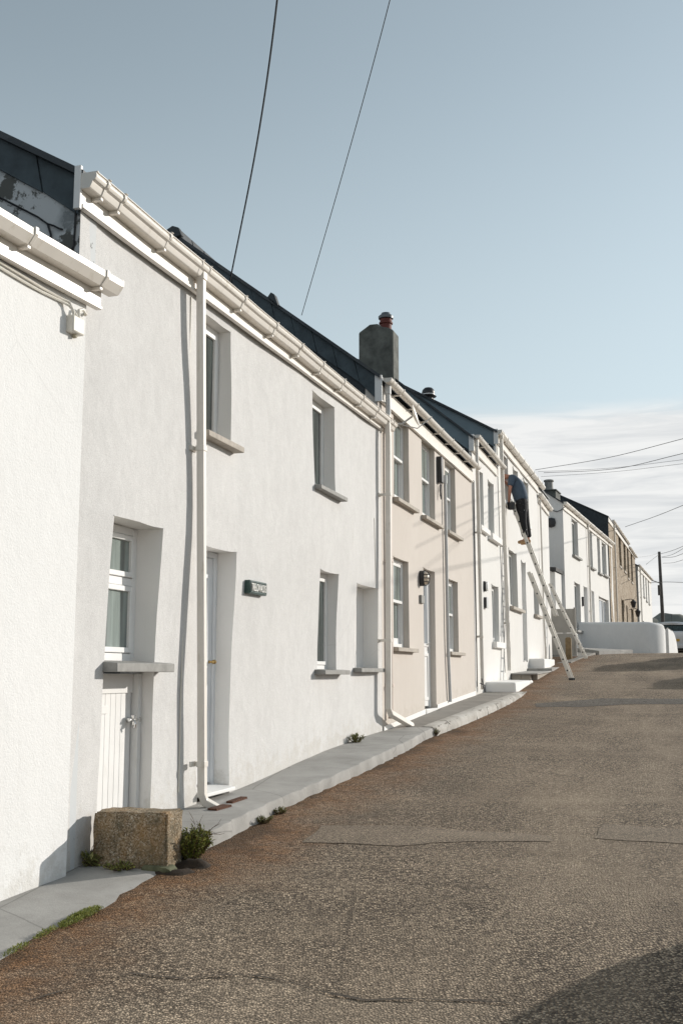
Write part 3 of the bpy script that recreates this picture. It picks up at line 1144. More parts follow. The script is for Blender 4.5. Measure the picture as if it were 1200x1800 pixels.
# ------------------------------------------------------------------ nearest house (only its street wall and gutter are in view)
F = HAF
H = thing('terraced_house', 'bright white house nearest the viewer with low gutter and cables under its fascia', 'house', F(-4, 0, .1))
ampA = hump(.03, 3.3, 1.6, 1.2, (None, -.14))
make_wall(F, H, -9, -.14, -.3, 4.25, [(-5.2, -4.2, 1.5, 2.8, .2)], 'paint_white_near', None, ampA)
m = MB()
m.box(F, -.17, -.143, -.12, -.012, -.3, 4.24)
m.build('wall_return', 'paint_white_near', H)
casement(F, H, -5.2, -4.2, 1.5, 2.8, .17, sl=(-5.3, -4.1, .09, 1.44, 1.5, 'sill_slate'))
gable(F, H, -9.2, -9.0, 4.25, 5.9, -3.2, -.3, 'gable_grey')
roof(F, H, -9.2, -.02, 4.265, .52, -3.2, .06)
fascia(F, H, -9, -.03, 4.04, 4.24, 0, d=.04)
gutter(F, H, 'square', -9, .05, 4.235, 4.255, .042, brackets=[-8, -7, -6.1, -5.2, -4.3, -3.4, -2.5, -1.6, -.905, -.14])

# ------------------------------------------------------------------ grey white cottage
F = A
bB = hump(.044, 9.1, 2.95, .85, (6.1, 13.7))
H = thing('terraced_house', 'long grey white rendered cottage with square downpipe, name plaque and slate hung gable', 'house', F(10, 0, .6))
opsB = [(6.60, 7.37, .40, 2.70, .235), (8.17, 8.80, .50, 2.665, .19), (8.06, 8.69, 3.60, 4.66, .17), (10.94, 11.71, 3.63, 4.68, .17), (11.16, 11.83, 1.645, 2.735, .16), (12.61, 13.56, 1.67, 2.695, .20, True)]
make_wall(F, H, 6.08, 13.75, -.2, 4.93, opsB, 'paint_brushed', 'paint_reveal_lifted', bB, .2, .016, .014)
g0 = gable(F, H, 6.085, 6.30, 4.95, 6.80, -3.2, -.2, 'gable_peeling')
roof(F, H, 6.01, 13.60, 4.985, .58, -3.2, .05, .05)
verge_slates(F, H, 6.085, 4.985, .58, -3.1, .27, .36, 'slate_hung')
fascia(F, H, 6.03, 13.70, 4.70, 4.955, .13)
m = MB()
m.box(F, 6.0, 6.028, -.012, .038, 4.685, 4.99)
m.build('fascia_end', 'upvc_white', H, bevel=.004)
gutter(F, H, 'ogee', 6.015, 14.06, 4.93, 4.995, .036, brackets=[6.17, 6.40, 7.12, 8.62, 9.42, 10.15, 10.85, 11.62, 12.42, 13.1], unions=[7.78, 13.80])
# window over a boarded cupboard in one tall recess
wn = casement(F, H, 6.60, 7.37, 1.70, 2.70, .20, 'glass_curtain', transom=2.29, fw=.06)
sill(F, wn, 6.585, 7.46, -.16, .10, 1.622, 1.685, 'sill_slate', .02)
m = MB()
for i in range(9):
    a = 6.625 + i * .0755
    m.box(F, a, a + .073, -.215, -.175, .42, 1.47)
dr = m.build('cupboard_door', 'timber_white', H, bevel=.003)
m = MB()
m.box(F, 6.60, 7.312, -.24, -.165, 1.47, 1.612)
m.box(F, 7.316, 7.368, -.24, -.12, .40, 1.612)
m.build('cupboard_frame', 'timber_white', dr, bevel=.004)
m = MB()
m.box(F, 6.64, 6.95, -.176, -.168, 1.33, 1.385)
m.build('hinge', 'timber_white', dr, bevel=.002)
m = MB()
m.box(F, 6.64, 6.95, -.176, -.168, .46, .515)
m.build('hinge', 'timber_white', dr, bevel=.002)
m = MB()
zk = 1.275
m.tube([F(7.25, -.176, zk), F(7.25, -.13, zk)], [.02, .02], 10)
for q, r_ in ((-.022, .02), (.022, .02)):
    m.tube([F(7.25, -.12, zk + q - .012), F(7.25, -.12, zk + q + .012)], [r_, r_], 10)
m.tube([F(7.20, -.13, zk), F(7.33, -.13, zk)], .011, 8)
m.tube([F(7.345, -.17, zk), F(7.345, -.115, zk)], [.024, .018], 10)
m.tube([F(7.25, -.12, zk), F(7.24, -.10, zk - .03), F(7.245, -.11, zk - .055)], .008, 6)
m.build('latch', 'chrome', dr)
# front door
dr = panel_door(F, H, 8.17, 8.80, .66, 2.665, .16, 'door_white', 'brass', 1, False, 1.05)
m = MB()
m.hexa([F(8.18, -.16, .62), F(8.795, -.16, .62), F(8.795, .045, .625), F(8.18, .045, .625), F(8.18, -.16, .675), F(8.795, -.16, .675), F(8.795, .045, .655), F(8.18, .045, .655)])
m.build('threshold', 'timber_white', dr, bevel=.006)
casement(F, H, 8.06, 8.69, 3.60, 4.66, .14, 'glass_dark', sl=(8.0, 8.76, .10, 3.553, 3.605, 'sill_stone'))
casement(F, H, 10.94, 11.71, 3.63, 4.68, .14, 'glass_dark', sl=(10.93, 11.90, .10, 3.588, 3.635, 'sill_slate'))
casement(F, H, 11.16, 11.83, 1.645, 2.735, .13, 'glass_dark', sl=(11.08, 12.0, .10, 1.597, 1.645, 'sill_slate'))
sill(F, H, 12.53, 13.60, -.19, .08, 1.622, 1.67, 'sill_slate')
# downpipes
downpipe(F, H, [(7.81, .09, 4.88), (7.82, .088, 4.62), (8.02, .088, .68), (8.04, .10, .615), (8.09, .19, .555)], .062, True, 'upvc', [3.42, .905], True, .02)
downpipe(F, H, [(13.70, .105, 4.99), (13.68, .12, 4.7), (13.60, .125, 1.16), (13.66, .13, 1.10), (14.54, .20, .90)], .07, True, 'upvc', [3.95, 2.03], True, .0)
# thin flex pinned beside the downpipe and a loose loop by the far end
m = MB()
m.tube([F(7.845, bB(7.85, z) + .006, z) for z in frange(4.7, .7, .25)], .006, 6)
tag(m.build('cable', 'cable_white'), 'thin white flex pinned down the wall beside the first square downpipe', 'cable')
m = MB()
m.tube([F(13.42 + .05 * math.sin(z * 3) - .16 * max(0, 1 - abs(z - 2.95) * 4), .008, z) for z in frange(3.6, 2.75, .05)], .004, 5)
tag(m.build('cable', 'cable_white'), 'loose loop of thin wire on the wall above the blind window', 'cable')

# name plaque on the grey white cottage
zb = bB(9.2, 2.38)
P_ = thing('name_plaque', 'small dark green slate house name plaque with raised pale letters', 'sign', F(9.2, zb, 2.38))
m = MB()
m.box(F, 9.02, 9.43, zb - .02, zb + .05, 2.325, 2.445)
m.build('plate', 'plaque_green', P_, bevel=.003)
m = MB()
ringbox(m, F, 9.03, 9.42, 2.333, 2.437, zb + .0505, zb + .057, .010)
m.build('raised_border', 'plaque_green', P_, bevel=.002)


def lettering(name, text, F, s0, s1, d, z0, z1, mat, parent=None, ext=.003):
    cu = bpy.data.curves.new(name, 'FONT')
    cu.body = text
    cu.extrude = ext
    cu.size = 1.0
    tmp = bpy.data.objects.new(name, cu)
    C.objects.link(tmp)
    dg = bpy.context.evaluated_depsgraph_get()
    me = bpy.data.meshes.new_from_object(tmp.evaluated_get(dg))
    C.objects.unlink(tmp)
    bpy.data.objects.remove(tmp)
    xs = [v.co.x for v in me.vertices]
    ys = [v.co.y for v in me.vertices]
    base = Vector(parent.location) if parent else Vector()
    for v in me.vertices:
        x = (v.co.x - min(xs)) / (max(xs) - min(xs))
        y = (v.co.y - min(ys)) / (max(ys) - min(ys))
        v.co = F(s0 + (s1 - s0) * x, d + ext + v.co.z, z0 + (z1 - z0) * y) - base
    me.materials.append(MATS[mat])
    o = bpy.data.objects.new(name, me)
    C.objects.link(o)
    if parent:
        o.parent = parent
    return o


lettering('lettering', 'TRELOWACKS', F, 9.05, 9.40, zb + .0495, 2.350, 2.420, 'plaque_letter', P_, .005)

# black cables looped on the gable above the nearest roof
m = MB()


def gpt(d, z, off=-.012):
    return F(6.085 + off, d, z)


m.tube([gpt(d, z) for d, z in ((-1.8, 5.45), (-.9, 5.02), (-.6, 4.86), (-.33, 4.70), (-.25, 4.64), (-.22, 4.56), (-.21, 4.48), (-.16, 4.42), (-.08, 4.40), (-.04, 4.45), (-.035, 4.6), (-.035, 4.78), (-.03, 4.86), (-.005, 4.90), (.03, 4.93))], .007, 6)
tag(m.build('cable', 'black_cable'), 'long black cable hanging in a loop on the slate hung gable', 'cable')
m = MB()
m.tube([gpt(d, z) for d, z in ((-.25, 4.64), (-.20, 4.62), (-.15, 4.59), (-.13, 4.585))], .006, 6)
tag(m.build('cable', 'black_cable'), 'short black cable tail running into the rusty hole in the gable', 'cable')
m = MB()
m.tube([gpt(d, z) for d, z in ((-.25, 4.46), (-.16, 4.425), (-.06, 4.40), (-.01, 4.33), (.03, 4.22))], .007, 6)
tag(m.build('cable', 'black_cable'), 'black cable running low along the gable to its street corner', 'cable')

# white cables and junction box under the nearest fascia
F = HAF
m = MB()
for k, dz in ((0, 0), (1, .022)):
    if k:
        tag(m.build('cable', 'cable_white'), 'upper white cable clipped under the fascia of the nearest house', 'cable')
        m = MB()
    m.tube([F(s, ampA(s, 4.0) + .012, 4.010 - dz + .012 * math.sin(s * 4 + k)) for s in frange(-8.5, -.42, .2)] + [F(-.36, .02, 3.99 - dz), F(-.335, .03, 3.95), F(-.325 + .03 * k, .035, 3.915)], .009, 6)
tag(m.build('cable', 'cable_white'), 'lower white cable clipped under the fascia of the nearest house', 'cable')
m = MB()
m.tube([F(-.27, .035, 3.915), F(-.265, .03, 3.965), F(-.22, .028, 3.985), F(-.17, .02, 3.97), F(-.17, .012, 3.965), F(-.15, .008, 3.985)], .010, 6)
tag(m.build('cable', 'cable_white'), 'short white cable from the junction box to the corner of the nearest house', 'cable')
J = thing('junction_box', 'small white cable junction box under the fascia of the nearest house', 'box', F(-.28, 0, 3.87))
za = ampA(-.28, 3.87)
m = MB()
m.box(F, -.345, -.215, za - .01, za + .055, 3.80, 3.915)
m.build('cover', 'cable_white', J, bevel=.012)
m = MB()
m.tube([F(-.28, za + .02, 3.80), F(-.275, za + .02, 3.775)], .014, 8)
m.build('cable_gland', 'bracket_dirty', J)

# ------------------------------------------------------------------ beige cottage
F = A
bC = hump(.014, 4.2, None, 1, (13.65, 20.4))
H = thing('terraced_house', 'beige rendered cottage with half round gutter, sash windows and tall chimney', 'house', F(17, 0, .9))
opsC = [(14.42, 15.30, 4.03, 5.285, .125), (16.15, 17.05, 4.015, 5.26, .125), (17.87, 18.75, 4.005, 5.22, .125),
        (14.36, 15.22, 1.96, 3.205, .125), (16.18, 16.98, .95, 3.215, .125), (17.95, 18.83, 1.965, 3.20, .125)]
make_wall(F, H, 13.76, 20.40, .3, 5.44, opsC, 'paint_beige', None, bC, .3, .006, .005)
m = MB()
m.box(F, 13.62, 13.755, -.18, -.004, 4.95, 5.44)
m.build('wall_return', 'paint_beige', H)
gable(F, H, 13.625, 13.80, 5.565, 7.92, -3.05, .3, 'slate_dark', -.19)
roof(F, H, 13.55, 20.42, 5.60, .773, -3.05, .05, .05)
verge_slates(F, H, 13.62, 5.60, .773, -2.95, .33, .31, 'slate_hung', -.01, True)
m = MB()
m.prism(F, [(-3.2, 7.80), (-3.14, 7.99), (-3.05, 8.04), (-2.95, 8.0), (-2.90, 7.88)], 13.50, 13.60)
m.build('ridge_end', 'slate_dark', H, bevel=.015)
m = MB()
m.prism(F, [(-1.56, 6.80), (-1.51, 6.865), (-1.46, 6.83), (-1.40, 6.66)], 13.50, 13.62)
m.build('lead_saddle', 'slate_dark', H, bevel=.01)
fascia(F, H, 13.62, 20.36, 5.225, 5.455, .02)
m = MB()
m.box(F, 13.59, 13.617, -.04, .06, 5.21, 5.57)
m.build('fascia_end', 'upvc_white', H, bevel=.004)
gutter(F, H, 'round', 13.62, 20.42, 5.525, 5.55, .068, brackets=[14.3, 15.15, 16.0, 16.9, 17.75, 18.6, 19.4, 20.1], unions=[13.83], bmat='upvc')
for s0, s1, z0, z1, x0, x1 in ((14.42, 15.30, 4.03, 5.285, 14.36, 15.62), (16.15, 17.05, 4.015, 5.26, 16.08, 17.38), (17.87, 18.75, 4.005, 5.22, 17.80, 19.05), (14.36, 15.22, 1.96, 3.205, 14.30, 15.48), (17.95, 18.83, 1.965, 3.20, 17.86, 19.08)):
    sash(F, H, s0, s1, z0, z1, .085, sl=(x0, x1, .085, z0 - .055, z0, 'sill_stone'))
dr = panel_door(F, H, 16.18, 16.98, 1.07, 3.215, .085, 'upvc_white', 'chrome', 1, True, 1.0)
m = MB()
m.box(F, 16.19, 16.97, -.06, .03, .96, 1.068)
m.build('threshold', 'upvc_white', dr, bevel=.006)
# white painted splash band with a wavy top
m = MB()
pl = [(s, curve(PAVK, s) - .05) for s in (13.77, 16.17)] + [(s, curve(PAVK, s) + .085 + .03 * math.sin(s * 3.1) + .018 * math.sin(s * 8.0)) for s in frange(16.17, 13.77, .16)]
m.polyx(F, pl, .0185, .010)
pl = [(s, curve(PAVK, s) - .05) for s in (17.0, 20.38)] + [(s, curve(PAVK, s) + .085 + .035 * math.sin(s * 2.6) + .02 * math.sin(s * 7.3)) for s in frange(20.38, 17.0, .16)]
m.polyx(F, pl, .0185, .010)
m.build('splash_band', 'paint_splash', H)
# pipes
downpipe(F, H, [(13.80, .085, 5.44), (13.82, .085, 5.12), (13.82, .075, 4.85)], .075, False, 'pipe_grey')
downpipe(F, H, [(13.94, .06, 4.86), (13.97, .055, 1.02)], .072, False, 'pipe_beige', [1.45, 3.1], False)
downpipe(F, H, [(17.66, .05, 4.86), (17.66, .05, 4.7), (17.74, .045, 2.0), (17.86, .045, 1.14)], .055, False, 'pipe_grey', [], True)
# chimney
R_ = [c for c in H.children if c.name.startswith('roof')][0]
m = MB()
prof = [(-2.21, 6.9), (-2.21, 8.41), (-2.07, 8.50), (-1.98, 8.56), (-1.82, 8.56), (-1.73, 8.49), (-1.60, 8.46), (-1.49, 8.40), (-1.49, 6.4)]
m.prism(F, prof, 20.20, 20.66)
ch = m.build('chimney', 'chimney_render', R_, bevel=.03)
m = MB()
c0 = F(20.43, -1.70, 8.40)
m.lathe(c0, [(.14, 0), (.135, .06), (.115, .09), (.115, .19), (.14, .205), (.14, .235), (.12, .25), (.125, .30), (.10, .31)], 20)
m.build('chimney_pot', 'terracotta', ch, sharp=40)
m = MB()
m.lathe(c0, [(.10, .305), (.15, .315), (.155, .36), (.13, .385), (.10, .40), (.09, .435), (.03, .455)], 20)
m.build('cowl', 'cowl_metal', ch, sharp=40)

# things fixed to the beige cottage
DS = thing('satellite_dish', 'pale satellite dish edge on above the first beige window', 'dish', F(14.35, 0, 5.1))
m = MB()
cd = F(14.42, .30, 5.17)
ax = (F.n * .97 + F.u * .10 + Vector((0, 0, .28))).normalized()
xx = ax.cross(Vector((0, 0, 1))).normalized()
yy = ax.cross(xx)
rings = []
for r_, h in ((0.0, 0), (.055, .004), (.11, .016), (.16, .034), (.164, .030), (.11, .008), (.055, -.006), (0.0, -.012)):
    rings.append([m.bm.verts.new(cd + ax * h + (xx * math.cos(a) + yy * math.sin(a)) * max(r_, .004)) for a in [2 * math.pi * k / 24 for k in range(24)]])
for a, b in zip(rings, rings[1:]):
    for k in range(24):
        m.bm.faces.new([a[k], a[(k + 1) % 24], b[(k + 1) % 24], b[k]])
m.build('reflector', 'upvc', DS)
m = MB()
m.tube([F(14.30, -.01, 5.05), F(14.30, .16, 5.05), F(14.38, .28, 5.16)], .014, 8)
m.box(F, 14.25, 14.35, -.008, .012, 4.98, 5.12)
m.tube([F(14.30, .10, 5.05), F(14.36, .36, 4.98), cd + ax * .24 - Vector((0, 0, .10))], .008, 6)
m.build('arm', 'pipe_grey', DS)

BL = thing('bulkhead_lamp', 'oval bulkhead lamp with black cage beside the beige cottage door', 'lamp', F(16.0, 0, 3.03))
m = MB()
ov = [(15.97 + .08 * math.cos(a), 3.03 + .118 * math.sin(a)) for a in [2 * math.pi * k / 24 for k in range(24)]]
m.polyx(F, ov, .072, -.005)
m.build('base', 'black_plastic', BL, bevel=.01)
m = MB()
rings = []
for k_, h in ((.88, .07), (.86, .095), (.74, .118), (.45, .134), (.02, .14)):
    rings.append([m.bm.verts.new(F(15.97 + .074 * k_ * math.cos(a), h, 3.03 + .112 * k_ * math.sin(a))) for a in [2 * math.pi * q / 24 for q in range(24)]])
for a, b in zip(rings, rings[1:]):
    for q in range(24):
        m.bm.faces.new([a[q], a[(q + 1) % 24], b[(q + 1) % 24], b[q]])
m.build('globe', 'lamp_glass', BL)
m = MB()
for off in (-.055, 0, .055):
    m.tube([F(15.97 + .078 * math.sqrt(max(.05, 1 - (off / .12) ** 2)) * math.cos(a), .07 + .076 * math.sin(a) * math.sqrt(max(.2, 1 - (off / .19) ** 2)), 3.03 + off) for a in [math.pi * q / 12 for q in range(13)]], .006, 6)
m.tube([F(15.97, .07 + .076 * math.sin(a), 3.03 + .115 * math.cos(a)) for a in [math.pi * q / 12 for q in range(13)]], .006, 6)
m.build('cage', 'black_plastic', BL)
m = MB()
m.box(F, 15.90, 16.10, bC(16, 2.72) - .004, .034, 2.655, 2.775)
tag(m.build('number_plate', 'sill_slate', bevel=.004), 'small grey house number plate below the caged bulkhead lamp', 'sign')
CB = thing('cable_box', 'tall black cable box under the beige cottage eaves with dangling wires', 'box', F(17.3, 0, 4.9))
m = MB()
m.box(F, 17.24, 17.38, -.005, .085, 4.72, 5.16)
m.build('case', 'black_plastic', CB, bevel=.012)
m = MB()
m.box(F, 17.39, 17.50, -.005, .06, 4.80, 5.08)
m.build('side_case', 'pipe_grey', CB, bevel=.008)
m = MB()
for q in (0, .05, .1):
    m.tube([F(17.26 + q, .05, 4.70), F(17.22 + q * 1.4, .05, 4.58), F(17.30 + q * .3, .05, 4.45), F(17.33, .03, 4.62 - q), F(17.40, .03, 4.70)], .006, 5)
m.build('wire', 'black_cable', CB)

# ------------------------------------------------------------------ narrow white cottage
bD = hump(.02, 6.6, None, 1, (20.45, 23.3))
H = thing('terraced_house', 'narrow white cottage with half round gutter between the beige cottage and the tall house', 'house', F(22, 0, 1.2))
opsD = [(20.95, 21.62, 4.50, 5.64, .13), (22.22, 22.92, 4.49, 5.63, .13), (22.45, 23.28, 2.25, 3.44, .13)]
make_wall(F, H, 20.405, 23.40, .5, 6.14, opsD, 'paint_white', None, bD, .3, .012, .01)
gable(F, H, 20.43, 20.62, 6.17, 7.88, -2.1, .5, 'slate_dark', -.055)
m = MB()
m.box(F, 20.41, 20.55, -.05, -.004, 5.4, 6.14)
m.build('wall_return', 'paint_white', H)
roof(F, H, 20.33, 23.42, 6.20, .83, -2.1, .05, .05)
verge_slates(F, H, 20.425, 6.20, .83, -2.05, .30, 5, 'slate_smooth', -.01, False)
fascia(F, H, 20.40, 23.36, 5.88, 6.10, .0)
m = MB()
m.box(F, 20.37, 20.397, -.04, .06, 5.87, 6.2)
m.build('fascia_end', 'upvc_white', H, bevel=.004)
gutter(F, H, 'round', 20.36, 23.72, 6.175, 6.155, .066, brackets=[21.2, 22.1, 23.0], unions=[20.55], bmat='upvc')
casement(F, H, 20.95, 21.62, 4.50, 5.64, .10, 'glass_curtain', sl=(20.92, 21.95, .09, 4.40, 4.50, 'paint_splash'))
casement(F, H, 22.22, 22.92, 4.49, 5.63, .10, 'glass_curtain', sl=(22.18, 23.45, .10, 4.36, 4.49, 'paint_splash'))
casement(F, H, 22.45, 23.28, 2.25, 3.44, .10, 'glass_curtain', sl=(22.40, 23.70, .10, 2.13, 2.25, 'paint_splash'))
downpipe(F, H, [(20.50, .09, 6.07), (20.55, .09, 5.2), (20.72, .08, 1.30)], .072, False, 'upvc', [4.3, 2.3], True)
m = MB()
for q in range(2):
    m.tube([F(20.45 + q * .05 + .02 * math.sin(z * 2.2 + q), .025, z) for z in frange(5.3, 1.35, .2)], .008, 5)
m.tube([F(20.6, .05, 1.42), F(20.62, .14, 1.38), F(20.58, .16, 1.27), F(20.66, .13, 1.25), F(20.70, .10, 1.40), F(20.60, .09, 1.50)], .010, 6)
tag(m.build('cable', 'cable_grey'), 'grey cables running down the joint between the beige and narrow white cottages', 'cable')
m = MB()
WL = thing('wall_lamp', 'small half round wall lamp on the narrow white cottage, above the letter box', 'lamp', F(21.55, 0, 3.33))
m = MB()
m.box(F, 21.50, 21.64, bD(21.57, 3.33) - .01, bD(21.57, 3.33) + .04, 3.23, 3.43)
m.build('base', 'black_plastic', WL, bevel=.006)
m = MB()
m.polyx(F, [(21.57 + .065 * math.cos(a), 3.33 + .095 * math.sin(a)) for a in [2 * math.pi * k / 16 for k in range(16)]], bD(21.57, 3.33) + .085, bD(21.57, 3.33) + .041)
m.build('shade', 'upvc_white', WL, bevel=.015)
m = MB()
LB_ = thing('letter_box', 'flat grey fronted letter box on the narrow white cottage, below the half round lamp', 'letter box', F(21.6, 0, 2.9))
m = MB()
m.box(F, 21.52, 21.70, -.015, .045, 2.90, 3.11)
m.build('case', 'black_plastic', LB_, bevel=.004)  # shade on the sides put into the colour: black behind a paler front
m = MB()
m.box(F, 21.515, 21.705, .046, .06, 2.895, 3.115)
m.build('front', 'pipe_grey', LB_, bevel=.004)
m = MB()
m.hexa([F(21.55, -.02, 1.0), F(24.25, -.02, 1.05), F(24.25, .60, 1.05), F(21.6, .60, 1.0), F(21.55, -.02, 1.435), F(24.25, -.02, 1.46), F(24.25, .58, 1.45), F(21.6, .58, 1.425)])
tag(m.build('doorstep', 'paint_splash', bevel=.03, segs=3), 'long low white painted doorstep in front of the narrow white cottage', 'step')

# ------------------------------------------------------------------ tall white house
bE = hump(.03, 12.4, None, 1, (23.45, 33.1))
H = thing('terraced_house', 'tall white house with square gutter that the man on the ladder is working at', 'house', F(28, 0, 1.6))
opsE = [(24.25, 25.03, 5.50, 6.62, .32), (25.95, 26.62, 5.50, 6.56, .15), (27.75, 28.6, 5.45, 6.60, .15), (25.0, 26.18, 3.13, 4.47, .16), (26.95, 27.62, 1.9, 4.38, .22), (29.30, 30.16, 3.16, 3.98, .16)]
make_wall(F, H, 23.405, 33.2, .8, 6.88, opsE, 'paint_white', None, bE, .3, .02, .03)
gable(F, H, 23.43, 23.62, 6.92, 8.75, -3.2, .8, 'slate_dark', -.055)
m = MB()
m.box(F, 23.41, 23.55, -.05, -.004, 6.1, 6.88)
m.build('wall_return', 'paint_white', H)
gable(F, H, 33.0, 33.19, 6.80, 8.70, -3.2, .8, 'paint_white')
R_ = roof(F, H, 23.33, 33.25, 6.945, .572, -3.2, .05, .05)
verge_slates(F, H, 23.425, 6.945, .572, -3.1, .34, 5, 'slate_smooth', -.01, False)
fascia(F, H, 23.40, 30.62, 6.66, 6.88, .0, lip=True)
fascia(F, H, 30.64, 33.15, 6.40, 6.62, -.05, lip=True)
m = MB()
m.box(F, 23.37, 23.397, -.04, .06, 6.62, 6.96)
m.build('fascia_end', 'upvc_white', H, bevel=.004)
gutter(F, H, 'square', 23.38, 31.4, 6.93, 6.97, .036, brackets=[24.3, 25.2, 26.1, 27.0, 27.9, 28.8, 29.7, 30.6], unions=[23.6])
gutter(F, H, 'square', 30.6, 33.25, 6.66, 6.60, .036, brackets=[31.3, 32.1, 32.8])
casement(F, H, 24.25, 25.03, 5.50, 6.62, .29, 'glass_curtain', sl=(24.2, 25.12, .07, 5.42, 5.50, 'paint_splash'))
casement(F, H, 25.95, 26.62, 5.50, 6.56, .12, 'glass_curtain', sl=(25.9, 26.72, .07, 5.42, 5.50, 'paint_splash'))
casement(F, H, 27.75, 28.6, 5.45, 6.60, .12, 'glass_curtain', sl=(27.7, 28.7, .07, 5.37, 5.45, 'paint_splash'))
casement(F, H, 25.0, 26.18, 3.13, 4.47, .13, 'glass_curtain', mull=25.6, sl=(24.9, 26.85, .10, 3.06, 3.13, 'sill_stone'))
casement(F, H, 29.30, 30.16, 3.16, 3.98, .13, 'glass_curtain', sl=(29.2, 30.5, .09, 3.09, 3.16, 'sill_stone'))
dr = panel_door(F, H, 26.95, 27.62, 1.95, 4.38, .19, 'door_white')
downpipe(F, H, [(23.62, .09, 6.84), (23.64, .09, 6.4), (24.10, .085, 1.66)], .075, True, 'upvc', [4.4, 2.7], True)
downpipe(F, H, [(30.75, .06, 6.5), (31.0, .05, 3.0), (31.2, .05, 2.0)], .05, False, 'upvc', [], False)
m = MB()
cc = F(26.5, -2.2, 8.15)
m.lathe(cc, [(.19, 0), (.15, .08), (.14, .34), (.17, .36), (.17, .40), (.12, .42), (.12, .47)], 16)
pot = m.build('chimney_pot', 'black_plastic', R_)
m = MB()
m.lathe(cc, [(.11, .47), (.20, .475), (.21, .49), (.13, .52), (.125, .55), (.165, .555), (.17, .59), (.15, .66), (.10, .71), (.03, .73)], 16)
m.build('cowl', 'black_plastic', pot)
m = MB()
m.lathe(cc, [(.12, .522), (.172, .525), (.172, .545), (.12, .547)], 16)
m.build('cowl_band', 'upvc_white', pot)
# steps and blockwork terrace
T_ = thing('terrace_platform', 'low blockwork platform with thin slab top in front of the tall white house', 'platform', F(28, .3, 1.4))
m = MB()
for row in range(2):
    for k in range(14):
        a = 24.82 + k * .445 + (.2 if row else 0)
        b = min(a + .432, 31.0)
        if a < 31.0:
            z = zr(a) - .12 + row * .0
            z0, z1 = (zr(a) - .15, 1.42 + (a - 24.8) * .022) if row == 0 else (1.43 + (a - 24.8) * .022, 1.565 + (a - 24.8) * .022)
            m.box(F, a, b, .46, .58, z0, z1)
for row in range(2):
    for k in range(2):
        a = .02 + k * .22
        m.box(F, 24.82, 24.95, a, a + .212, 1.2 if row == 0 else 1.43, 1.42 if row == 0 else 1.565)
m.build('blockwork', 'blockwork', T_, bevel=.006)
m = MB()
m.box(F, 24.96, 31.0, -.02, .455, 1.0, 1.56, .13)
m.build('fill', 'concrete_dark', T_)
m = MB()
m.box(F, 24.79, 27.55, -.02, .61, 1.568, 1.60, .06)
m.box(F, 27.56, 31.05, -.02, .62, 1.64, 1.72, .07)
m.build('slab', 'concrete_pale', T_, bevel=.008)
m = MB()
m.box(F, 28.05, 30.4, -.02, .38, 1.6, 1.97)
tag(m.build('doorstep', 'paint_splash', bevel=.03, segs=3), 'white painted block step against the tall white house on the platform', 'step')

# raised slab, post and screen in the gap beyond the tall house
m = MB()
m.hexa([F(31.1, -.4, 1.5), F(36.6, -.4, 1.8), F(36.4, 1.05, 1.8), F(31.1, .75, 1.5), F(31.1, -.4, 1.80), F(36.6, -.4, 2.32), F(36.4, 1.05, 2.26), F(31.1, .75, 1.92)])
tag(m.build('terrace_platform', 'concrete_dark', bevel=.012), 'raised concrete slab between the tall white house and the gabled house', 'platform')
m = MB()
m.hexa([F(36.6, .3, 2.0), F(39.8, .9, 2.1), F(39.2, 2.1, 2.1), F(36.4, 1.15, 2.0), F(36.6, .3, 2.44), F(39.8, .9, 2.46), F(39.2, 2.1, 2.40), F(36.4, 1.15, 2.32)])
tag(m.build('ramp', 'concrete_pale', bevel=.01), 'pale concrete ramp in front of the gabled white house', 'ramp')
m = MB()
m.box(F, 32.9, 33.05, .43, .60, 1.75, 2.62)
m.hexa([F(32.9, .43, 2.62), F(33.05, .43, 2.62), F(33.05, .60, 2.62), F(32.9, .60, 2.62), F(32.94, .47, 2.66), F(33.02, .47, 2.66), F(33.02, .56, 2.66), F(32.94, .56, 2.66)])
tag(m.build('timber_post', 'timber_post', bevel=.01), 'short square timber post by the foot of the extension ladder', 'post')
m = MB()
for a, b in ((1.9, 2.85), (2.862, 3.62)):
    m.box(F, 35.0, 35.06, -.32, .50, a, b)
m.box(F, 34.98, 35.08, .505, .57, 1.9, 3.66)
m.box(F, 34.985, 35.075, -.37, -.325, 1.9, 3.66)
tag(m.build('screen_panel', 'board_grey', bevel=.004), 'grey board screen behind the short timber post', 'fence')
# ------------------------------------------------------------------ gabled white house
F = HFF
H = thing('terraced_house', 'white house with shaded gable end, flat roofed porch and two front doors', 'house', F(5, 0, 2.2))
opsF = [(1.72, 3.0, 5.70, 7.0, .15), (1.85, 3.05, 3.08, 4.76, .15), (3.9, 4.78, 2.45, 4.76, .15), (5.75, 6.45, 5.63, 7.03, .15), (7.8, 8.5, 5.6, 7.03, .15), (9.15, 10.4, 5.65, 7.0, .15), (5.9, 6.5, 2.45, 4.73, .15), (7.8, 10.6, 3.2, 4.65, .15)]
make_wall(F, H, 0, 12.4, 1.8, 7.2, opsF, 'paint_white', None, hump(.015, 2.2, None, 1, (0, 12.4)), .4, .012, .008)
gable(F, H, .004, .25, 7.28, 9.45, -3.1, 1.8, 'paint_aged_shaded')
R_ = roof(F, H, -.06, 12.35, 7.31, .70, -3.1, .05, .05)
fascia(F, H, -.03, 12.35, 7.05, 7.26, 0)
gutter(F, H, 'square', -.05, 12.4, 7.30, 7.28, .036, brackets=[.8 + .95 * k for k in range(12)])
for o in (opsF[0], opsF[3], opsF[4], opsF[5]):
    casement(F, H, o[0], o[1], o[2], o[3], .12, 'glass_dark', sl=(o[0] - .06, o[1] + .35, .10, o[2] - .07, o[2], 'sill_slate'), mull=(o[0] + o[1]) / 2 if o[1] - o[0] > 1 else None)
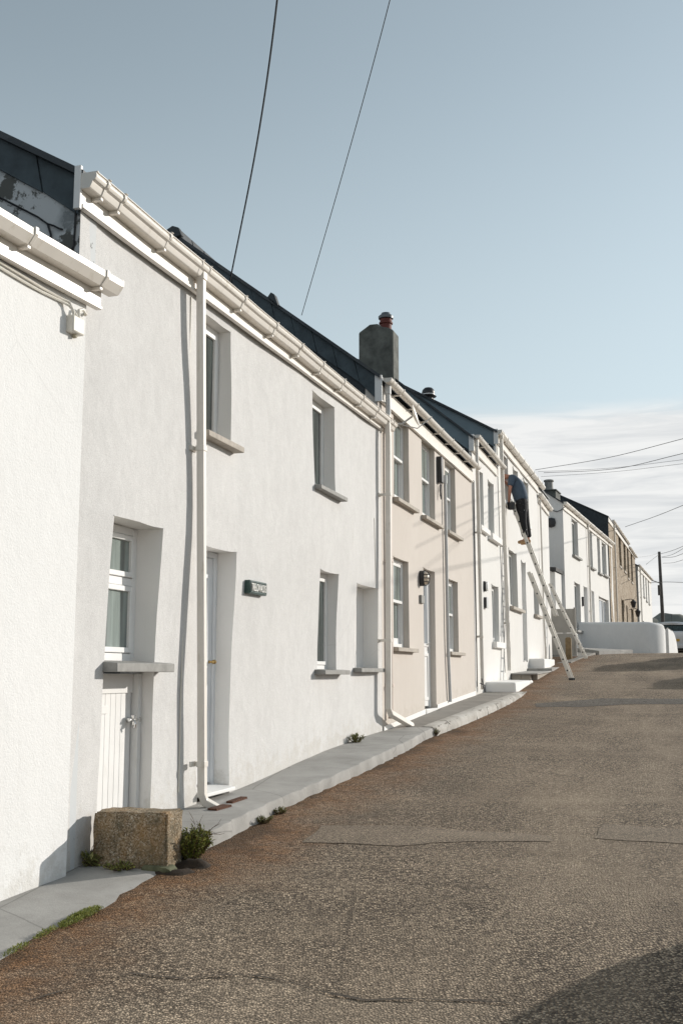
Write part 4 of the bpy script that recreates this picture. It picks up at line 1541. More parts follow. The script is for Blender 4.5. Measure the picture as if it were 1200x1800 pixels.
casement(F, H, 1.85, 3.05, 3.08, 4.76, .12, 'glass_dark', mull=2.45, sl=(1.78, 3.4, .10, 3.0, 3.08, 'sill_slate'))
casement(F, H, 7.8, 10.6, 3.2, 4.65, .12, 'glass_pale', mull=9.7, sl=(7.7, 10.8, .10, 3.12, 3.2, 'sill_slate'))
panel_door(F, H, 3.9, 4.78, 2.45, 4.76, .12)
panel_door(F, H, 5.9, 6.5, 2.45, 4.73, .12)
downpipe(F, H, [(5.12, .07, 7.2), (5.15, .06, 2.5)], .07, False, 'upvc', [5.6, 3.9])
# porch on the gable
m = MB()
m.box(F, -1.25, 0.0, -2.2, -.62, 1.9, 5.0)
m.box(F, -1.25, 0.0, -.18, -.10, 1.9, 4.85)
m.hexa([F(-1.25, -.62, 4.45), F(0, -.62, 4.45), F(0, -.18, 4.45), F(-1.25, -.18, 4.45), F(-1.25, -.62, 5.0), F(0, -.62, 5.0), F(0, -.18, 4.85), F(-1.25, -.18, 4.85)])
po = m.build('porch', 'paint_white', H, bevel=.01)
m = MB()
m.hexa([F(-1.35, -2.3, 5.0), F(-.002, -2.3, 5.0), F(-.002, -.05, 4.86), F(-1.35, -.05, 4.86), F(-1.35, -2.3, 5.14), F(-.002, -2.3, 5.14), F(-.002, -.05, 4.98), F(-1.35, -.05, 4.98)])
m.build('flat_roof', 'flat_roof', po)
m = MB()
m.box(F, -1.10, -1.05, -.618, -.182, 2.2, 4.44)
m.build('porch_door', 'door_white', po, bevel=.004)
m = MB()
m.lathe(F(-.02, -.40, 6.62), [(.02, -.17), (.13, -.13), (.16, 0), (.13, .13), (.02, .17)], 14)
tag(m.build('wall_vent', 'black_plastic'), 'round black vent high on the shaded white gable', 'vent')
m = MB()
m.tube([F(-.03, -1.3, 7.7), F(-.03, -.8, 7.30), F(-.03, -.45, 7.08), F(-.03, -.2, 6.98), F(-.03, -.05, 7.03), F(-.03, .1, 7.15)], .014, 6)
tag(m.build('cable', 'black_cable'), 'black cable sagging across the shaded white gable', 'cable')
m = MB()
m.box(F, 3.45, 3.6, 0, .07, 4.0, 4.3)
m.box(F, 3.43, 3.62, 0, .08, 4.3, 4.33)
tag(m.build('letter_box', 'black_plastic', bevel=.006), 'black letter box beside the front door of the gabled white house', 'letter box')
m = MB()
cs = -.9
m.box(F, 5.3, 6.3, -1.75, -1.15, 7.9, 8.60)
m.box(F, 5.26, 6.34, -1.79, -1.11, 8.602, 8.66)
ch = m.build('chimney', 'chimney_render', R_, bevel=.02)
m = MB()
m.lathe(F(5.55, -1.45, 8.66), [(.2, 0), (.17, .1), (.16, .32), (.2, .35), (.2, .40), (.15, .42)], 16)
m.build('chimney_pot', 'sill_slate', ch)

# ------------------------------------------------------------------ stone house
F = HGF
H = thing('terraced_house', 'brown rubble stone house with dark slate gable', 'house', F(6, 0, 2.3))
opsG = [(5.4, 6.5, 6.68, 8.15, .2), (8.1, 9.2, 6.68, 8.15, .2), (10.3, 11.2, 6.5, 8.12, .2), (12.9, 13.9, 6.5, 8.1, .2), (5.7, 6.8, 2.5, 5.1, .22), (8.3, 9.0, 3.3, 4.92, .2), (11.8, 13.2, 3.3, 4.98, .2)]
make_wall(F, H, 0, 16.6, 1.8, 8.3, opsG, 'rubble_stone', None, hump(.03, 5.2), .5, .02, .03)
gable(F, H, .004, .3, 8.26, 9.95, -3.3, 1.8, 'gable_grey')
m = MB()
m.prism(F, [(.02, 7.35), (.02, 8.28), (-3.3, 9.97), (-3.3, 7.35)], -.03, .0)
m.build('slate_cladding', 'slate_dark', H)
R_ = roof(F, H, -.08, 16.6, 8.33, .51, -3.3, .05, .05)
fascia(F, H, 0, 16.6, 8.06, 8.27, 0)
gutter(F, H, 'round', 1.6, 11.0, 8.36, 8.34, .036, brackets=[2.5 + k for k in range(8)])
gutter(F, H, 'round', 11.4, 16.7, 8.22, 8.20, .036, brackets=[12.2 + k for k in range(4)])
for o in opsG:
    if o[2] > 3:
        casement(F, H, o[0], o[1], o[2], o[3], .16, 'glass_dark', sl=(o[0] - .08, o[1] + .1, .04, o[2] - .1, o[2], 'sill_stone'))
panel_door(F, H, 5.7, 6.8, 2.5, 5.1, .18, 'timber_dark')
downpipe(F, H, [(2.4, .07, 8.2), (2.4, .06, 2.5)], .07, False, 'upvc', [6.3, 4.4])
for k, (s_, z_) in enumerate(((7.6, 5.05), (10.6, 4.75))):
    L = thing('wall_lantern', ['black lantern over the stone house door', 'black lantern between the ground windows of the stone house'][k], 'lamp', F(s_, 0, z_), None)
    m = MB()
    m.tube([F(s_, -.02, z_ + .1), F(s_, .3, z_ + .15), F(s_, .42, z_ + .1)], .02, 6)
    m.build('arm', 'black_plastic', L)
    m = MB()
    m.lathe(F(s_, .42, z_ - .28), [(.08, 0), (.14, .25), (.17, .27), (.05, .38), (.02, .42)], 8)
    m.build('lantern_head', 'black_plastic', L)
# ------------------------------------------------------------------ farthest white house
F = HHF
H = thing('terraced_house', 'farthest white house with grey gable beyond the stone house', 'house', F(4, 0, 2.3))
opsH = [(3.6, 4.4, 6.25, 7.65, .2), (5.6, 6.4, 6.1, 7.65, .2), (7.6, 8.4, 6.05, 7.62, .2), (5.4, 6.4, 3.3, 4.75, .2), (2.2, 3.1, 2.4, 4.7, .2)]
make_wall(F, H, 0, 10.6, 1.9, 7.75, opsH, 'paint_white', None, None, .5, .01, .0)
gable(F, H, .004, .3, 7.8, 9.3, -3.0, 1.9, 'board_grey')
roof(F, H, -.08, 10.65, 7.85, .52, -3.0, .05, .05)
fascia(F, H, 0, 10.6, 7.55, 7.78, 0)
gutter(F, H, 'round', 0, 10.7, 7.86, 7.84, .036, brackets=[1 + 1.2 * k for k in range(8)])
for o in opsH[:4]:
    casement(F, H, o[0], o[1], o[2], o[3], .16, 'glass_dark', sl=(o[0] - .08, o[1] + .1, .06, o[2] - .1, o[2], 'sill_slate'))
panel_door(F, H, 2.2, 3.1, 2.4, 4.7, .18, 'timber_dark')
downpipe(F, H, [(1.0, .07, 7.7), (1.0, .06, 2.4)], .08, False, 'upvc', [6.0, 4.0])
# ------------------------------------------------------------------ ladders
F = A


def ladder_section(F, s0, s1, foot, top, off, name, parent, holes=True):
    """two stiles and rungs between (d,z) foot and top; off = shift square to the ladder"""
    fx, fz = foot
    tx, tz = top
    L = math.hypot(tx - fx, tz - fz)
    a = Vector((tx - fx, tz - fz)) / L
    nrm = Vector((a.y, -a.x))
    fx, fz = fx + nrm.x * off, fz + nrm.y * off
    sec = bpy.data.objects.new(name, None)
    C.objects.link(sec)
    sec.parent = parent
    m_st = []
    for s in (s0, s1):
        m = MB()
        hw, hd = .0135, .040
        P = []
        for q in (0, L):
            for ds, dn in ((-hw, -hd), (hw, -hd), (hw, hd), (-hw, hd)):
                P.append(F(s + ds, fx + a.x * q + nrm.x * dn, fz + a.y * q + nrm.y * dn))
        m.hexa(P)
        m.build('stile', 'aluminium', sec, bevel=.004)
    n = int(L / .26)
    for k in range(n):
        q = .2 + k * .26
        m = MB()
        p = (fx + a.x * q, fz + a.y * q)
        m.tube([F(s0 + .01, p[0], p[1]), F(s1 - .01, p[0], p[1])], .015, 8)
        m.build('rung', 'aluminium', sec)
    m = MB()
    for k in range(n):
        q = .2 + k * .26
        p = (fx + a.x * q, fz + a.y * q)
        for s, e in ((s0, -.0145), (s1, .0145)):
            m.tube([F(s + e * .9, p[0], p[1]), F(s + e, p[0], p[1])], .020, 8)
    m.build('rung_hole', 'black_plastic', sec)
    return sec


LA = thing('extension_ladder', 'two section aluminium extension ladder with the man standing on it', 'ladder', F(24.7, 1.36, zr(24.7)))
low_foot, low_top = (1.365, 1.475), (.50, 3.87)
ladder_section(F, 24.55, 24.93, low_foot, low_top, 0, 'lower_section', LA)
ladder_section(F, 24.575, 24.905, (1.022, 2.86), (.10, 5.50), .045, 'upper_section', LA)
m = MB()
for s in (24.55, 24.93):
    m.box(F, s - .02, s + .02, 1.32, 1.42, 1.452, 1.50)
m.build('rubber_foot', 'black_plastic', LA, bevel=.006)
LB = thing('ladder', 'shorter aluminium ladder leaning on the far end of the tall white house', 'ladder', F(32.45, 1.05, 1.95))
ladder_section(F, 32.28, 32.64, (1.06, 2.02), (.08, 4.22), 0, 'ladder_frame', LB)

# ------------------------------------------------------------------ the man
PS = thing('person', 'man in blue grey t-shirt and paint splashed black trousers leaning in from the ladder', 'person', F(24.75, .42, 4.545))
M0 = F(24.75, .42, 4.545)


def skinned(name, joints, edges, mat, parent, root=0, sub=2):
    me = bpy.data.meshes.new(name)
    base = Vector()
    q = parent
    while q is not None:
        base += Vector(q.location)
        q = q.parent
    me.from_pydata([F(*j[:3]) - base for j in joints], edges, [])
    me.materials.append(MATS[mat])
    o = bpy.data.objects.new(name, me)
    C.objects.link(o)
    o.parent = parent
    sk = o.modifiers.new('skin', 'SKIN')
    sk.use_smooth_shade = True
    ly = me.skin_vertices[0] if me.skin_vertices else None
    if ly is None:
        bm = bmesh.new()
        bm.from_mesh(me)
        bm.verts.layers.skin.verify()
        bm.to_mesh(me)
        bm.free()
        ly = me.skin_vertices[0]
    for i, j in enumerate(joints):
        rx, ry = (j[3], j[4]) if len(j) > 4 else (j[3], j[3])
        ly.data[i].radius = (rx, ry)
        ly.data[i].use_root = (i == root)
    sb = o.modifiers.new('sub', 'SUBSURF')
    sb.levels = sub
    sb.render_levels = sub
    return o


# s, d, z, radius: standing on a rung, hips out, torso bent in towards the window
J = [(24.75, .36, 5.50, .12), (24.75, .32, 5.70, .12), (24.75, .25, 5.90, .13), (24.75, .17, 6.05, .12), (24.75, .09, 6.115, .058), (24.745, .02, 6.12, .062), (24.74, -.055, 6.115, .088), (24.735, -.12, 6.13, .086), (24.735, -.16, 6.145, .05),
     (24.66, .355, 5.42, .085), (24.645, .36, 5.03, .062), (24.64, .43, 4.68, .045), (24.64, .42, 4.60, .04), (24.64, .29, 4.575, .035),
     (24.85, .37, 5.42, .085), (24.865, .40, 5.05, .062), (24.87, .47, 4.69, .045), (24.87, .46, 4.61, .04), (24.87, .34, 4.585, .035),
     (24.57, .16, 6.04, .055), (24.50, .13, 5.78, .043), (24.56, .10, 5.56, .033), (24.585, .095, 5.49, .03),
     (24.93, .15, 6.05, .055), (25.03, .06, 5.92, .043), (24.98, -.08, 6.08, .033), (24.97, -.12, 6.13, .03)]
Ed = [(0, 1), (1, 2), (2, 3), (3, 4), (4, 5), (5, 6), (6, 7), (7, 8), (0, 9), (9, 10), (10, 11), (11, 12), (12, 13), (0, 14), (14, 15), (15, 16), (16, 17), (17, 18), (3, 19), (19, 20), (20, 21), (21, 22), (3, 23), (23, 24), (24, 25), (25, 26)]
skinned('body', J, Ed, 'skin', PS)
# fingers closed round the ladder top, and round the brush handle
for (hs, hd, hz), sg in (((24.585, .095, 5.475), 1), ((24.97, -.125, 6.14), -1)):
    for k in range(4):
        y = hz - .03 + k * .018
        ln = (.030, .036, .034, .026)[k]
        skinned('finger', [(hs - .012, hd + .012, y, .009), (hs - .014 * sg, hd - .02, y, .009), (hs + .012 * sg, hd - .02 - ln * .5, y - .004, .008), (hs + .03 * sg, hd - .012, y - .006, .0075)], [(0, 1), (1, 2), (2, 3)], 'skin', PS, 0, 1)
    skinned('thumb', [(hs, hd + .015, hz, .011), (hs + .025, hd + .02, hz + .015, .010), (hs + .042, hd + .0, hz + .02, .009)], [(0, 1), (1, 2)], 'skin', PS, 0, 1)
skinned('shirt', [(24.75, .362, 5.47, .195, .19), (24.75, .325, 5.68, .185, .18), (24.75, .255, 5.90, .20, .195), (24.75, .18, 6.05, .18, .17), (24.75, .115, 6.11, .09),
                  (24.585, .17, 6.05, .09), (24.54, .155, 5.92, .082), (24.515, .14, 5.84, .078), (24.915, .16, 6.06, .09), (24.99, .11, 5.99, .08), (25.02, .08, 5.95, .076)],
        [(0, 1), (1, 2), (2, 3), (3, 4), (3, 5), (5, 6), (6, 7), (3, 8), (8, 9), (9, 10)], 'shirt', PS)
skinned('trousers', [(24.75, .35, 5.66, .165, .16), (24.75, .375, 5.46, .18, .175), (24.66, .37, 5.33, .128), (24.64, .375, 5.05, .105), (24.64, .425, 4.74, .085), (24.64, .435, 4.67, .082), (24.85, .385, 5.33, .128), (24.865, .415, 5.07, .105), (24.87, .465, 4.75, .085), (24.87, .475, 4.68, .082)],
        [(0, 1), (1, 2), (2, 3), (3, 4), (4, 5), (1, 6), (6, 7), (7, 8), (8, 9)], 'trousers', PS)
for q in (24.64, 24.87):
    e = .03 if q > 24.7 else 0
    skinned('boot', [(q, .455 + e, 4.66, .056), (q, .46 + e, 4.585, .052), (q, .36 + e, 4.572, .045), (q, .255 + e, 4.560, .040)], [(0, 1), (1, 2), (2, 3)], 'boots', PS, 0, 2)
skinned('hair', [(24.74, -.035, 6.16, .07), (24.737, -.10, 6.18, .086), (24.735, -.155, 6.17, .07)], [(0, 1), (1, 2)], 'hair', PS)
for e in (-.085, .085):
    skinned('ear', [(24.737 + e, -.06, 6.14, .014), (24.737 + e * 1.12, -.052, 6.165, .016)], [(0, 1)], 'skin', PS, 0, 1)
skinned('nose', [(24.735, -.16, 6.10, .012), (24.735, -.16, 6.07, .016)], [(0, 1)], 'skin', PS, 0, 1)
for e in (-.035, .035):
    skinned('eye', [(24.735 + e, -.172, 6.125, .010), (24.735 + e, -.176, 6.122, .009)], [(0, 1)], 'black_plastic', PS, 0, 1)
skinned('mouth', [(24.71, -.098, 6.062, .007), (24.735, -.104, 6.058, .008), (24.76, -.098, 6.062, .007)], [(0, 1), (1, 2)], 'terracotta', PS, 0, 1)
K = thing('paint_kettle', 'small dark paint pot hooked on the ladder top beside the man', 'pot', F(24.5, .16, 5.28))
m = MB()
m.lathe(F(24.48, .15, 5.30), [(.055, 0), (.075, .015), (.085, .15), (.092, .155), (.09, .165), (.078, .160), (.07, .03), (.01, .02)], 16)
m.build('pot', 'black_plastic', K)
m = MB()
m.tube([F(24.48 + .088 * math.cos(a), .15, 5.45 + .1 * math.sin(a)) for a in [math.pi * q / 10 for q in range(11)]], .005, 6)
m.build('handle', 'aluminium', K)

# ------------------------------------------------------------------ rounded white garden walls


def garden_wall(path, hgt, th, label):
    """wall along (x, y, base z, height) stations with a rounded top"""
    bm = bmesh.new()
    rings = []
    n = len(path)
    for i, (x, y, z, h) in enumerate(path):
        a = Vector(path[max(0, i - 1)][:2])
        b = Vector(path[min(n - 1, i + 1)][:2])
        t = (b - a).normalized()
        nn = Vector((t.y, -t.x))
        r = min(.11, h * .3)
        prof = [(-th / 2, -.25), (-th / 2, h - r)] + [(-(th / 2 - r) - r * math.cos(q), h - r + r * math.sin(q)) for q in [math.pi / 2 * k / 4 for k in range(1, 5)]]
        prof += [((th / 2 - r) + r * math.sin(q), h - r + r * math.cos(q)) for q in [math.pi / 2 * k / 4 for k in range(0, 5)]] + [(th / 2, -.25)]
        rings.append([bm.verts.new((x + nn.x * o, y + nn.y * o, z + hh + .012 * noise.noise(Vector((x * 2, y * 2, hh))))) for o, hh in prof])
    for a, b in zip(rings, rings[1:]):
        for k in range(len(a) - 1):
            bm.faces.new([a[k], a[k + 1], b[k + 1], b[k]])
    bm.faces.new(rings[0])
    bm.faces.new(rings[-1])
    m = MB()
    m.bm.free()
    m.bm = bm
    o = m.build('garden_wall', 'paint_aged_shaded', sharp=50)
    return tag(o, label, 'wall')


pts = [(8.45 + 2.35 * t, 38.9 - .15 * t) for t in [k / 9 for k in range(10)]]
pts += [(10.8 + .75 * math.sin(a), 39.5 - .75 * math.cos(a)) for a in [math.pi / 2 * k / 9 for k in range(1, 9)]] + [(11.62, 39.75), (11.76, 40.1), (11.9, 40.45)]
P_ = []
for i, (x, y) in enumerate(pts):
    P_.append((x, y, 2.27, 1.13 if i < 11 else 1.13 - .012 * (i - 10)))
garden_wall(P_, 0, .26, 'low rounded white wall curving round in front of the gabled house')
u_ = Vector((.41, .91))
P_ = []
for k in range(13):
    t = k / 12
    h = 1.02 * (1 - .10 * t) if t < .55 else 1.02 * .945 * math.sqrt(max(.06, 1 - ((t - .55) / .46) ** 2))
    P_.append((12.36 + 1.25 * t, 41.4 + 3.0 * t, 2.29, max(.2, h)))
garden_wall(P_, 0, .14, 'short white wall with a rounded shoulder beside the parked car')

m = MB()
m.box(Frame((12.08, 40.9), 20), 0, .09, -.03, .05, 2.2, 3.33)
tag(m.build('dark_upright', 'timber_dark', bevel=.01), 'thin dark upright between the two rounded white walls', 'post')  # dark upright set where a dark line parts the two walls

# ------------------------------------------------------------------ telegraph pole, overhead wires
TP = thing('telegraph_pole', 'dark wooden telegraph pole with street lamp arm beyond the farthest house', 'pole', (22.15, 75, 2.4))
m = MB()
m.tube([(22.2, 75, 2.2), (22.17, 75, 6), (22.13, 75, 9.95)], [.14, .125, .10], 12)
m.build('shaft', 'timber_dark', TP)
m = MB()
m.tube([(22.1, 75, 7.75), (21.2, 74.6, 8.0), (20.7, 74.5, 8.02)], .03, 6)
m.build('lamp_arm', 'timber_dark', TP)
m = MB()
m.hexa([(20.0, 74.3, 8.0), (20.75, 74.6, 8.0), (20.75, 74.4, 8.0), (20.0, 74.2, 8.0), (20.1, 74.3, 8.12), (20.75, 74.6, 8.1), (20.75, 74.4, 8.1), (20.1, 74.2, 8.12)])
m.build('lamp_head', 'black_plastic', TP, bevel=.02)
m = MB()
m.tube([(21.95, 74.8, 6.9), (21.95, 74.8, 7.6)], .09, 8)
m.build('junction_case', 'timber_dark', TP)


def wire_through(pts, r, label, group=None, mat='cable_grey', ext=0.0, end=None):
    """smooth cable through points, carried straight on past the last by ext times the last span"""
    P = [Vector(p) for p in pts]
    if end:
        P.append(P[-1] + Vector(end))
    if ext:
        P.append(P[-1] + (P[-1] - P[-2]) * ext)
    out = []
    for i in range(len(P) - 1):
        a, b = P[max(0, i - 1)], P[min(len(P) - 1, i + 2)]
        L = (P[i + 1] - P[i]).length
        m0 = (P[i + 1] - a).normalized() * L if i else (P[1] - P[0])
        m1 = (b - P[i]).normalized() * L if i < len(P) - 2 else (P[i + 1] - P[i])
        for k in range(10):
            t = k / 10
            out.append(P[i] * (2 * t ** 3 - 3 * t * t + 1) + m0 * (t ** 3 - 2 * t * t + t) + P[i + 1] * (-2 * t ** 3 + 3 * t * t) + m1 * (t ** 3 - t * t))
    out.append(P[-1])
    m = MB()
    m.tube(out, r, 6)
    return tag(m.build('overhead_wire', mat), label, 'wire', group)


G1 = 'wires running off right from the tall white house eave'
G2 = 'wires strung from the telegraph pole'
wire_through([(-1.326, 12.2, 6.105), (-0.83, 10.0, 6.788), (-0.53, 8.2, 7.107), (-0.402, 6.9, 7.111), (1.6, -14, 7.4)], .0085, 'thick dark overhead cable dropping to the roof of the grey white cottage', None, 'black_cable')
wire_through([(-0.593, 15.5, 6.885), (0.084, 12.5, 7.931), (0.501, 10.3, 8.512), (0.673, 8.9, 8.702), (2.4, -14, 9.2)], .0052, 'thin dark overhead cable dropping behind the beige cottage roof', None, 'black_cable')
wire_through([(5.459, 30.0, 7.274), (6.803, 27.0, 7.032), (7.74, 24.0, 6.864)], .007, 'topmost steep wire running right from the tall white house eave', G1, ext=1.3)
wire_through([(5.538, 30.0, 7.225), (6.793, 27.0, 6.752), (7.717, 24.0, 6.378)], .0042, 'thin faint wire just under the topmost wire at the tall white house eave', G1, ext=1.3)
wire_through([(5.697, 30.0, 7.192), (6.937, 27.0, 6.738), (7.724, 24.0, 6.523)], .007, 'sagging thicker wire, third down from the tall white house eave', G1, ext=1.3)
wire_through([(5.614, 30.0, 7.078), (6.934, 27.0, 6.664), (7.713, 24.0, 6.287)], .0042, 'lowest thin wire running right from the tall white house eave', G1, ext=1.3)
wire_through([(15.337, 58.0, 9.419), (15.062, 51.5, 9.042), (14.38, 45.0, 8.59)], .012, 'single wire rising right from the stone house roof across the cloud', None, ext=4)
wire_through([(22.14, 75.0, 9.783), (20.721, 67.5, 9.182), (19.066, 60.0, 8.598)], .013, 'highest wire leaving the telegraph pole top to the right', G2, ext=0.8)
wire_through([(22.29, 75.0, 9.584), (20.71, 67.5, 8.931), (19.06, 60.0, 8.47)], .012, 'middle wire leaving the telegraph pole top to the right', G2, ext=0.8)
wire_through([(22.328, 75.0, 9.544), (20.775, 67.5, 8.788), (19.046, 60.0, 8.183)], .014, 'flattest thick wire leaving the telegraph pole top to the right', G2, ext=0.8)
wire_through([(22.098, 75.0, 9.743), (20.311, 70.5, 8.919), (18.654, 66.0, 8.173)], .014, 'short dark wire sloping from the telegraph pole down to the farthest house eave', G2)
wire_through([(17.189, 63.0, 8.276), (19.707, 69.0, 9.02), (22.103, 75.0, 9.863)], .007, 'thin wire from the stone house side up to the telegraph pole top', G2)
wire_through([(19.635, 69.0, 7.303), (19.376, 64.5, 6.966), (18.971, 60.0, 6.562)], .014, 'level wire passing low behind the telegraph pole from the farthest house', G2, ext=0.8)
wire_through([(22.35, 75.0, 9.146), (20.758, 67.5, 8.429), (19.03, 60.0, 7.832)], .012, 'lower wire leaving the telegraph pole to the right under the thick one', G2, ext=0.8)


# ------------------------------------------------------------------ cars


def loft(m, secs):
    rings = [[m.bm.verts.new(p) for p in s] for s in secs]
    k = len(rings[0])
    for a, b in zip(rings, rings[1:]):
        for j in range(k):
            m.bm.faces.new([a[j], a[(j + 1) % k], b[(j + 1) % k], b[j]])
    m.bm.faces.new(list(reversed(rings[0])))
    m.bm.faces.new(rings[-1])


def make_car(label, loc):
    """hatchback, x across, y forward from the tail"""
    T = thing('parked_car', label, 'car', loc)
    B = Vector(loc)

    def rect(y, w, z0, z1, r=.12, crown=0):
        pts = []
        for cx, cz, a0 in ((w - r, z0 + r, -90), (w - r, z1 - r, 0), (-w + r, z1 - r, 90), (-w + r, z0 + r, 180)):
            for q in range(5):
                a = R(a0 + 22.5 * q)
                pts.append(B + Vector((cx + r * math.cos(a), y, cz + r * math.sin(a))))
        return pts

    m = MB()
    loft(m, [rect(.02, .74, .36, 1.0, .1), rect(.08, .80, .26, 1.05, .12), rect(.45, .86, .2, 1.03, .12), rect(1.2, .87, .19, .98, .12), rect(2.7, .87, .19, .96, .12), rect(3.3, .86, .2, .93, .14), rect(3.8, .82, .22, .82, .16), rect(4.0, .72, .3, .72, .15)])
    m.build('body', 'car_paint', T, sharp=40)
    m = MB()
    loft(m, [rect(.16, .72, .88, .98, .04), rect(.30, .70, .9, 1.25, .1), rect(.50, .62, .9, 1.44, .14), rect(1.5, .62, .9, 1.475, .14), rect(2.2, .62, .9, 1.42, .14), rect(2.75, .68, .9, 1.08, .06), rect(2.95, .7, .88, .97, .03)])
    m.build('glasshouse', 'car_glass', T, sharp=40)
    m = MB()
    rings = []
    for y, z in ((.36, 1.43), (.5, 1.465), (1.5, 1.50), (2.1, 1.455), (2.2, 1.435)):
        rings.append([m.bm.verts.new(B + Vector((x, y, z - .055 * (abs(x) / .6) ** 4))) for x in (-.64, -.5, -.25, 0, .25, .5, .64)] + [m.bm.verts.new(B + Vector((x, y, z - .075))) for x in (.62, -.62)])
    for a, b in zip(rings, rings[1:]):
        for k in range(9):
            m.bm.faces.new([a[k], a[(k + 1) % 9], b[(k + 1) % 9], b[k]])
    m.bm.faces.new(rings[0])
    m.bm.faces.new(rings[-1])
    m.build('roof', 'car_paint', T, sharp=50)
    m = MB()
    m.tube([B + Vector((x, .40 + .1 * (abs(x) / .6) ** 2, 1.42 - .05 * (abs(x) / .6) ** 3)) for x in (-.62, -.5, -.3, 0, .3, .5, .62)], .075, 8)
    m.build('tailgate_header', 'car_paint', T)
    for sx in (-1, 1):
        m = MB()
        m.tube([B + Vector((sx * .76, .14, .93)), B + Vector((sx * .72, .3, 1.24)), B + Vector((sx * .63, .47, 1.43))], .055, 8)
        m.tube([B + Vector((sx * .71, 1.45, .97)), B + Vector((sx * .64, 1.45, 1.44))], .035, 6)
        m.tube([B + Vector((sx * .72, 2.9, .95)), B + Vector((sx * .63, 2.2, 1.42))], .04, 8)
        m.build('pillar', 'car_paint', T)
        m = MB()
        m.hexa([B + Vector((sx * a, y, z)) for a, y, z in ((.60, -.015, .74), (.80, .03, .74), (.83, .2, .74), (.60, .14, .74), (.62, -.01, 1.0), (.79, .05, 1.0), (.82, .2, 1.0), (.62, .2, 1.0))])
        m.build('tail_light', 'tail_red', T, bevel=.015)
        m = MB()
        m.hexa([B + Vector((sx * a, y, z)) for a, y, z in ((.5, 3.9, .62), (.76, 3.8, .62), (.74, 4.0, .62), (.5, 4.04, .62), (.5, 3.85, .76), (.78, 3.7, .78), (.74, 3.88, .76), (.5, 3.97, .74))])
        m.build('headlight', 'upvc_white', T, bevel=.015)
        m = MB()
        m.hexa([B + Vector((sx * a, y, z)) for a, y, z in ((.85, 2.5, .98), (1.0, 2.5, .98), (1.0, 2.6, .98), (.85, 2.6, .98), (.85, 2.5, 1.1), (1.0, 2.5, 1.1), (1.0, 2.58, 1.1), (.85, 2.58, 1.1))])
        m.build('mirror', 'car_paint', T, bevel=.02)
        for y in (.75, 3.2):
            m = MB()
            m.tube([B + Vector((sx * .66, y, .3)), B + Vector((sx * .70, y, .3)), B + Vector((sx * .87, y, .3)), B + Vector((sx * .885, y, .3))], [.24, .30, .30, .26], 24)
            wh = m.build('wheel', 'tyre', T)
            m = MB()
            m.tube([B + Vector((sx * .86, y, .3)), B + Vector((sx * .893, y, .3))], [.2, .19], 20)
            m.build('rim', 'cowl_metal', wh)
    m = MB()
    m.hexa([B + Vector(p) for p in ((-.78, .0, .26), (.78, .0, .26), (.78, .3, .26), (-.78, .3, .26), (-.80, -.03, .44), (.80, -.03, .44), (.82, .3, .44), (-.82, .3, .44))])
    m.build('bumper', 'car_paint', T, bevel=.03)
    m = MB()
    m.hexa([B + Vector(p) for p in ((-.6, .02, .17), (.6, .02, .17), (.6, .3, .17), (-.6, .3, .17), (-.66, -.01, .258), (.66, -.01, .258), (.7, .3, .258), (-.7, .3, .258))])
    m.build('valance', 'car_dark', T)
    m = MB()
    m.hexa([B + Vector(p) for p in ((-.26, .0, .58), (.26, .0, .58), (.26, .05, .58), (-.26, .05, .58), (-.26, .0, .69), (.26, .0, .69), (.26, .06, .69), (-.26, .06, .69))])
    m.build('licence_plate', 'plate_yellow', T, bevel=.004)
    m = MB()
    m.tube([B + Vector((.0, .55, 1.47)), B + Vector((.0, .35, 1.85))], .006, 5)
    m.build('aerial', 'black_plastic', T)
    return T


car = make_car('silver grey hatchback parked tail on at the top of the street', (0, 0, 0))


def copy_tree(o, parent=None):
    c = o.copy()
    C.objects.link(c)
    if parent is not None:
        c.parent = parent
    for ch in list(o.children):
        copy_tree(ch, c)
    return c


cars = [((15.25, 50.0), -9.0, None), ((3.06, 2.47), -17.35, 'unseen hatchback added on the right nearest the viewer to cast the bottom corner shadow'),
        ((11.3, 29.2), -17.35, 'unseen hatchback added far up on the right to cast the long thin road shadow'), ((11.2, 23.8), -17.35, 'unseen hatchback added behind the farther one to cast a second road shadow')]  # last three stand out of view, added only to cast shadows on the road
for i, ((x, y), rz, lb) in enumerate(cars):
    o = car if i == 0 else copy_tree(car)
    o.location = (x, y, zr(A.sd((x, y))[0]))
    o.rotation_euler = (R(2.6 if i else 0.3), 0, R(rz))
    o['group'] = 'silver grey hatchbacks parked along the street'
    if lb:
        o['label'] = lb

# ------------------------------------------------------------------ granite block, stones, grates
bm = bmesh.new()
bmesh.ops.create_cube(bm, size=1)
bmesh.ops.bevel(bm, geom=bm.edges[:], offset=.03, segments=2, affect='EDGES')
bmesh.ops.subdivide_edges(bm, edges=bm.edges[:], cuts=7, use_grid_fill=True)
sz = (.215, .525, .35)
for v in bm.verts:
    p = Vector((v.co.x * sz[0], v.co.y * sz[1], v.co.z * sz[2]))
    nn = Vector((p.x * 7, p.y * 7, p.z * 7))
    p += v.co.normalized() * (.012 * noise.noise(nn) + .010 * noise.noise(nn * 3))
    p.z += .012 * (p.y / sz[1])
    q = F(6.515 + p.x, .325 + p.y, .560 + p.z)
    v.co = q
m = MB()
m.bm.free()
m.bm = bm
tag(m.build('granite_block', 'granite', sharp=60), 'rough orange stained granite block propped on a stone at the end of the footway', 'stone block')


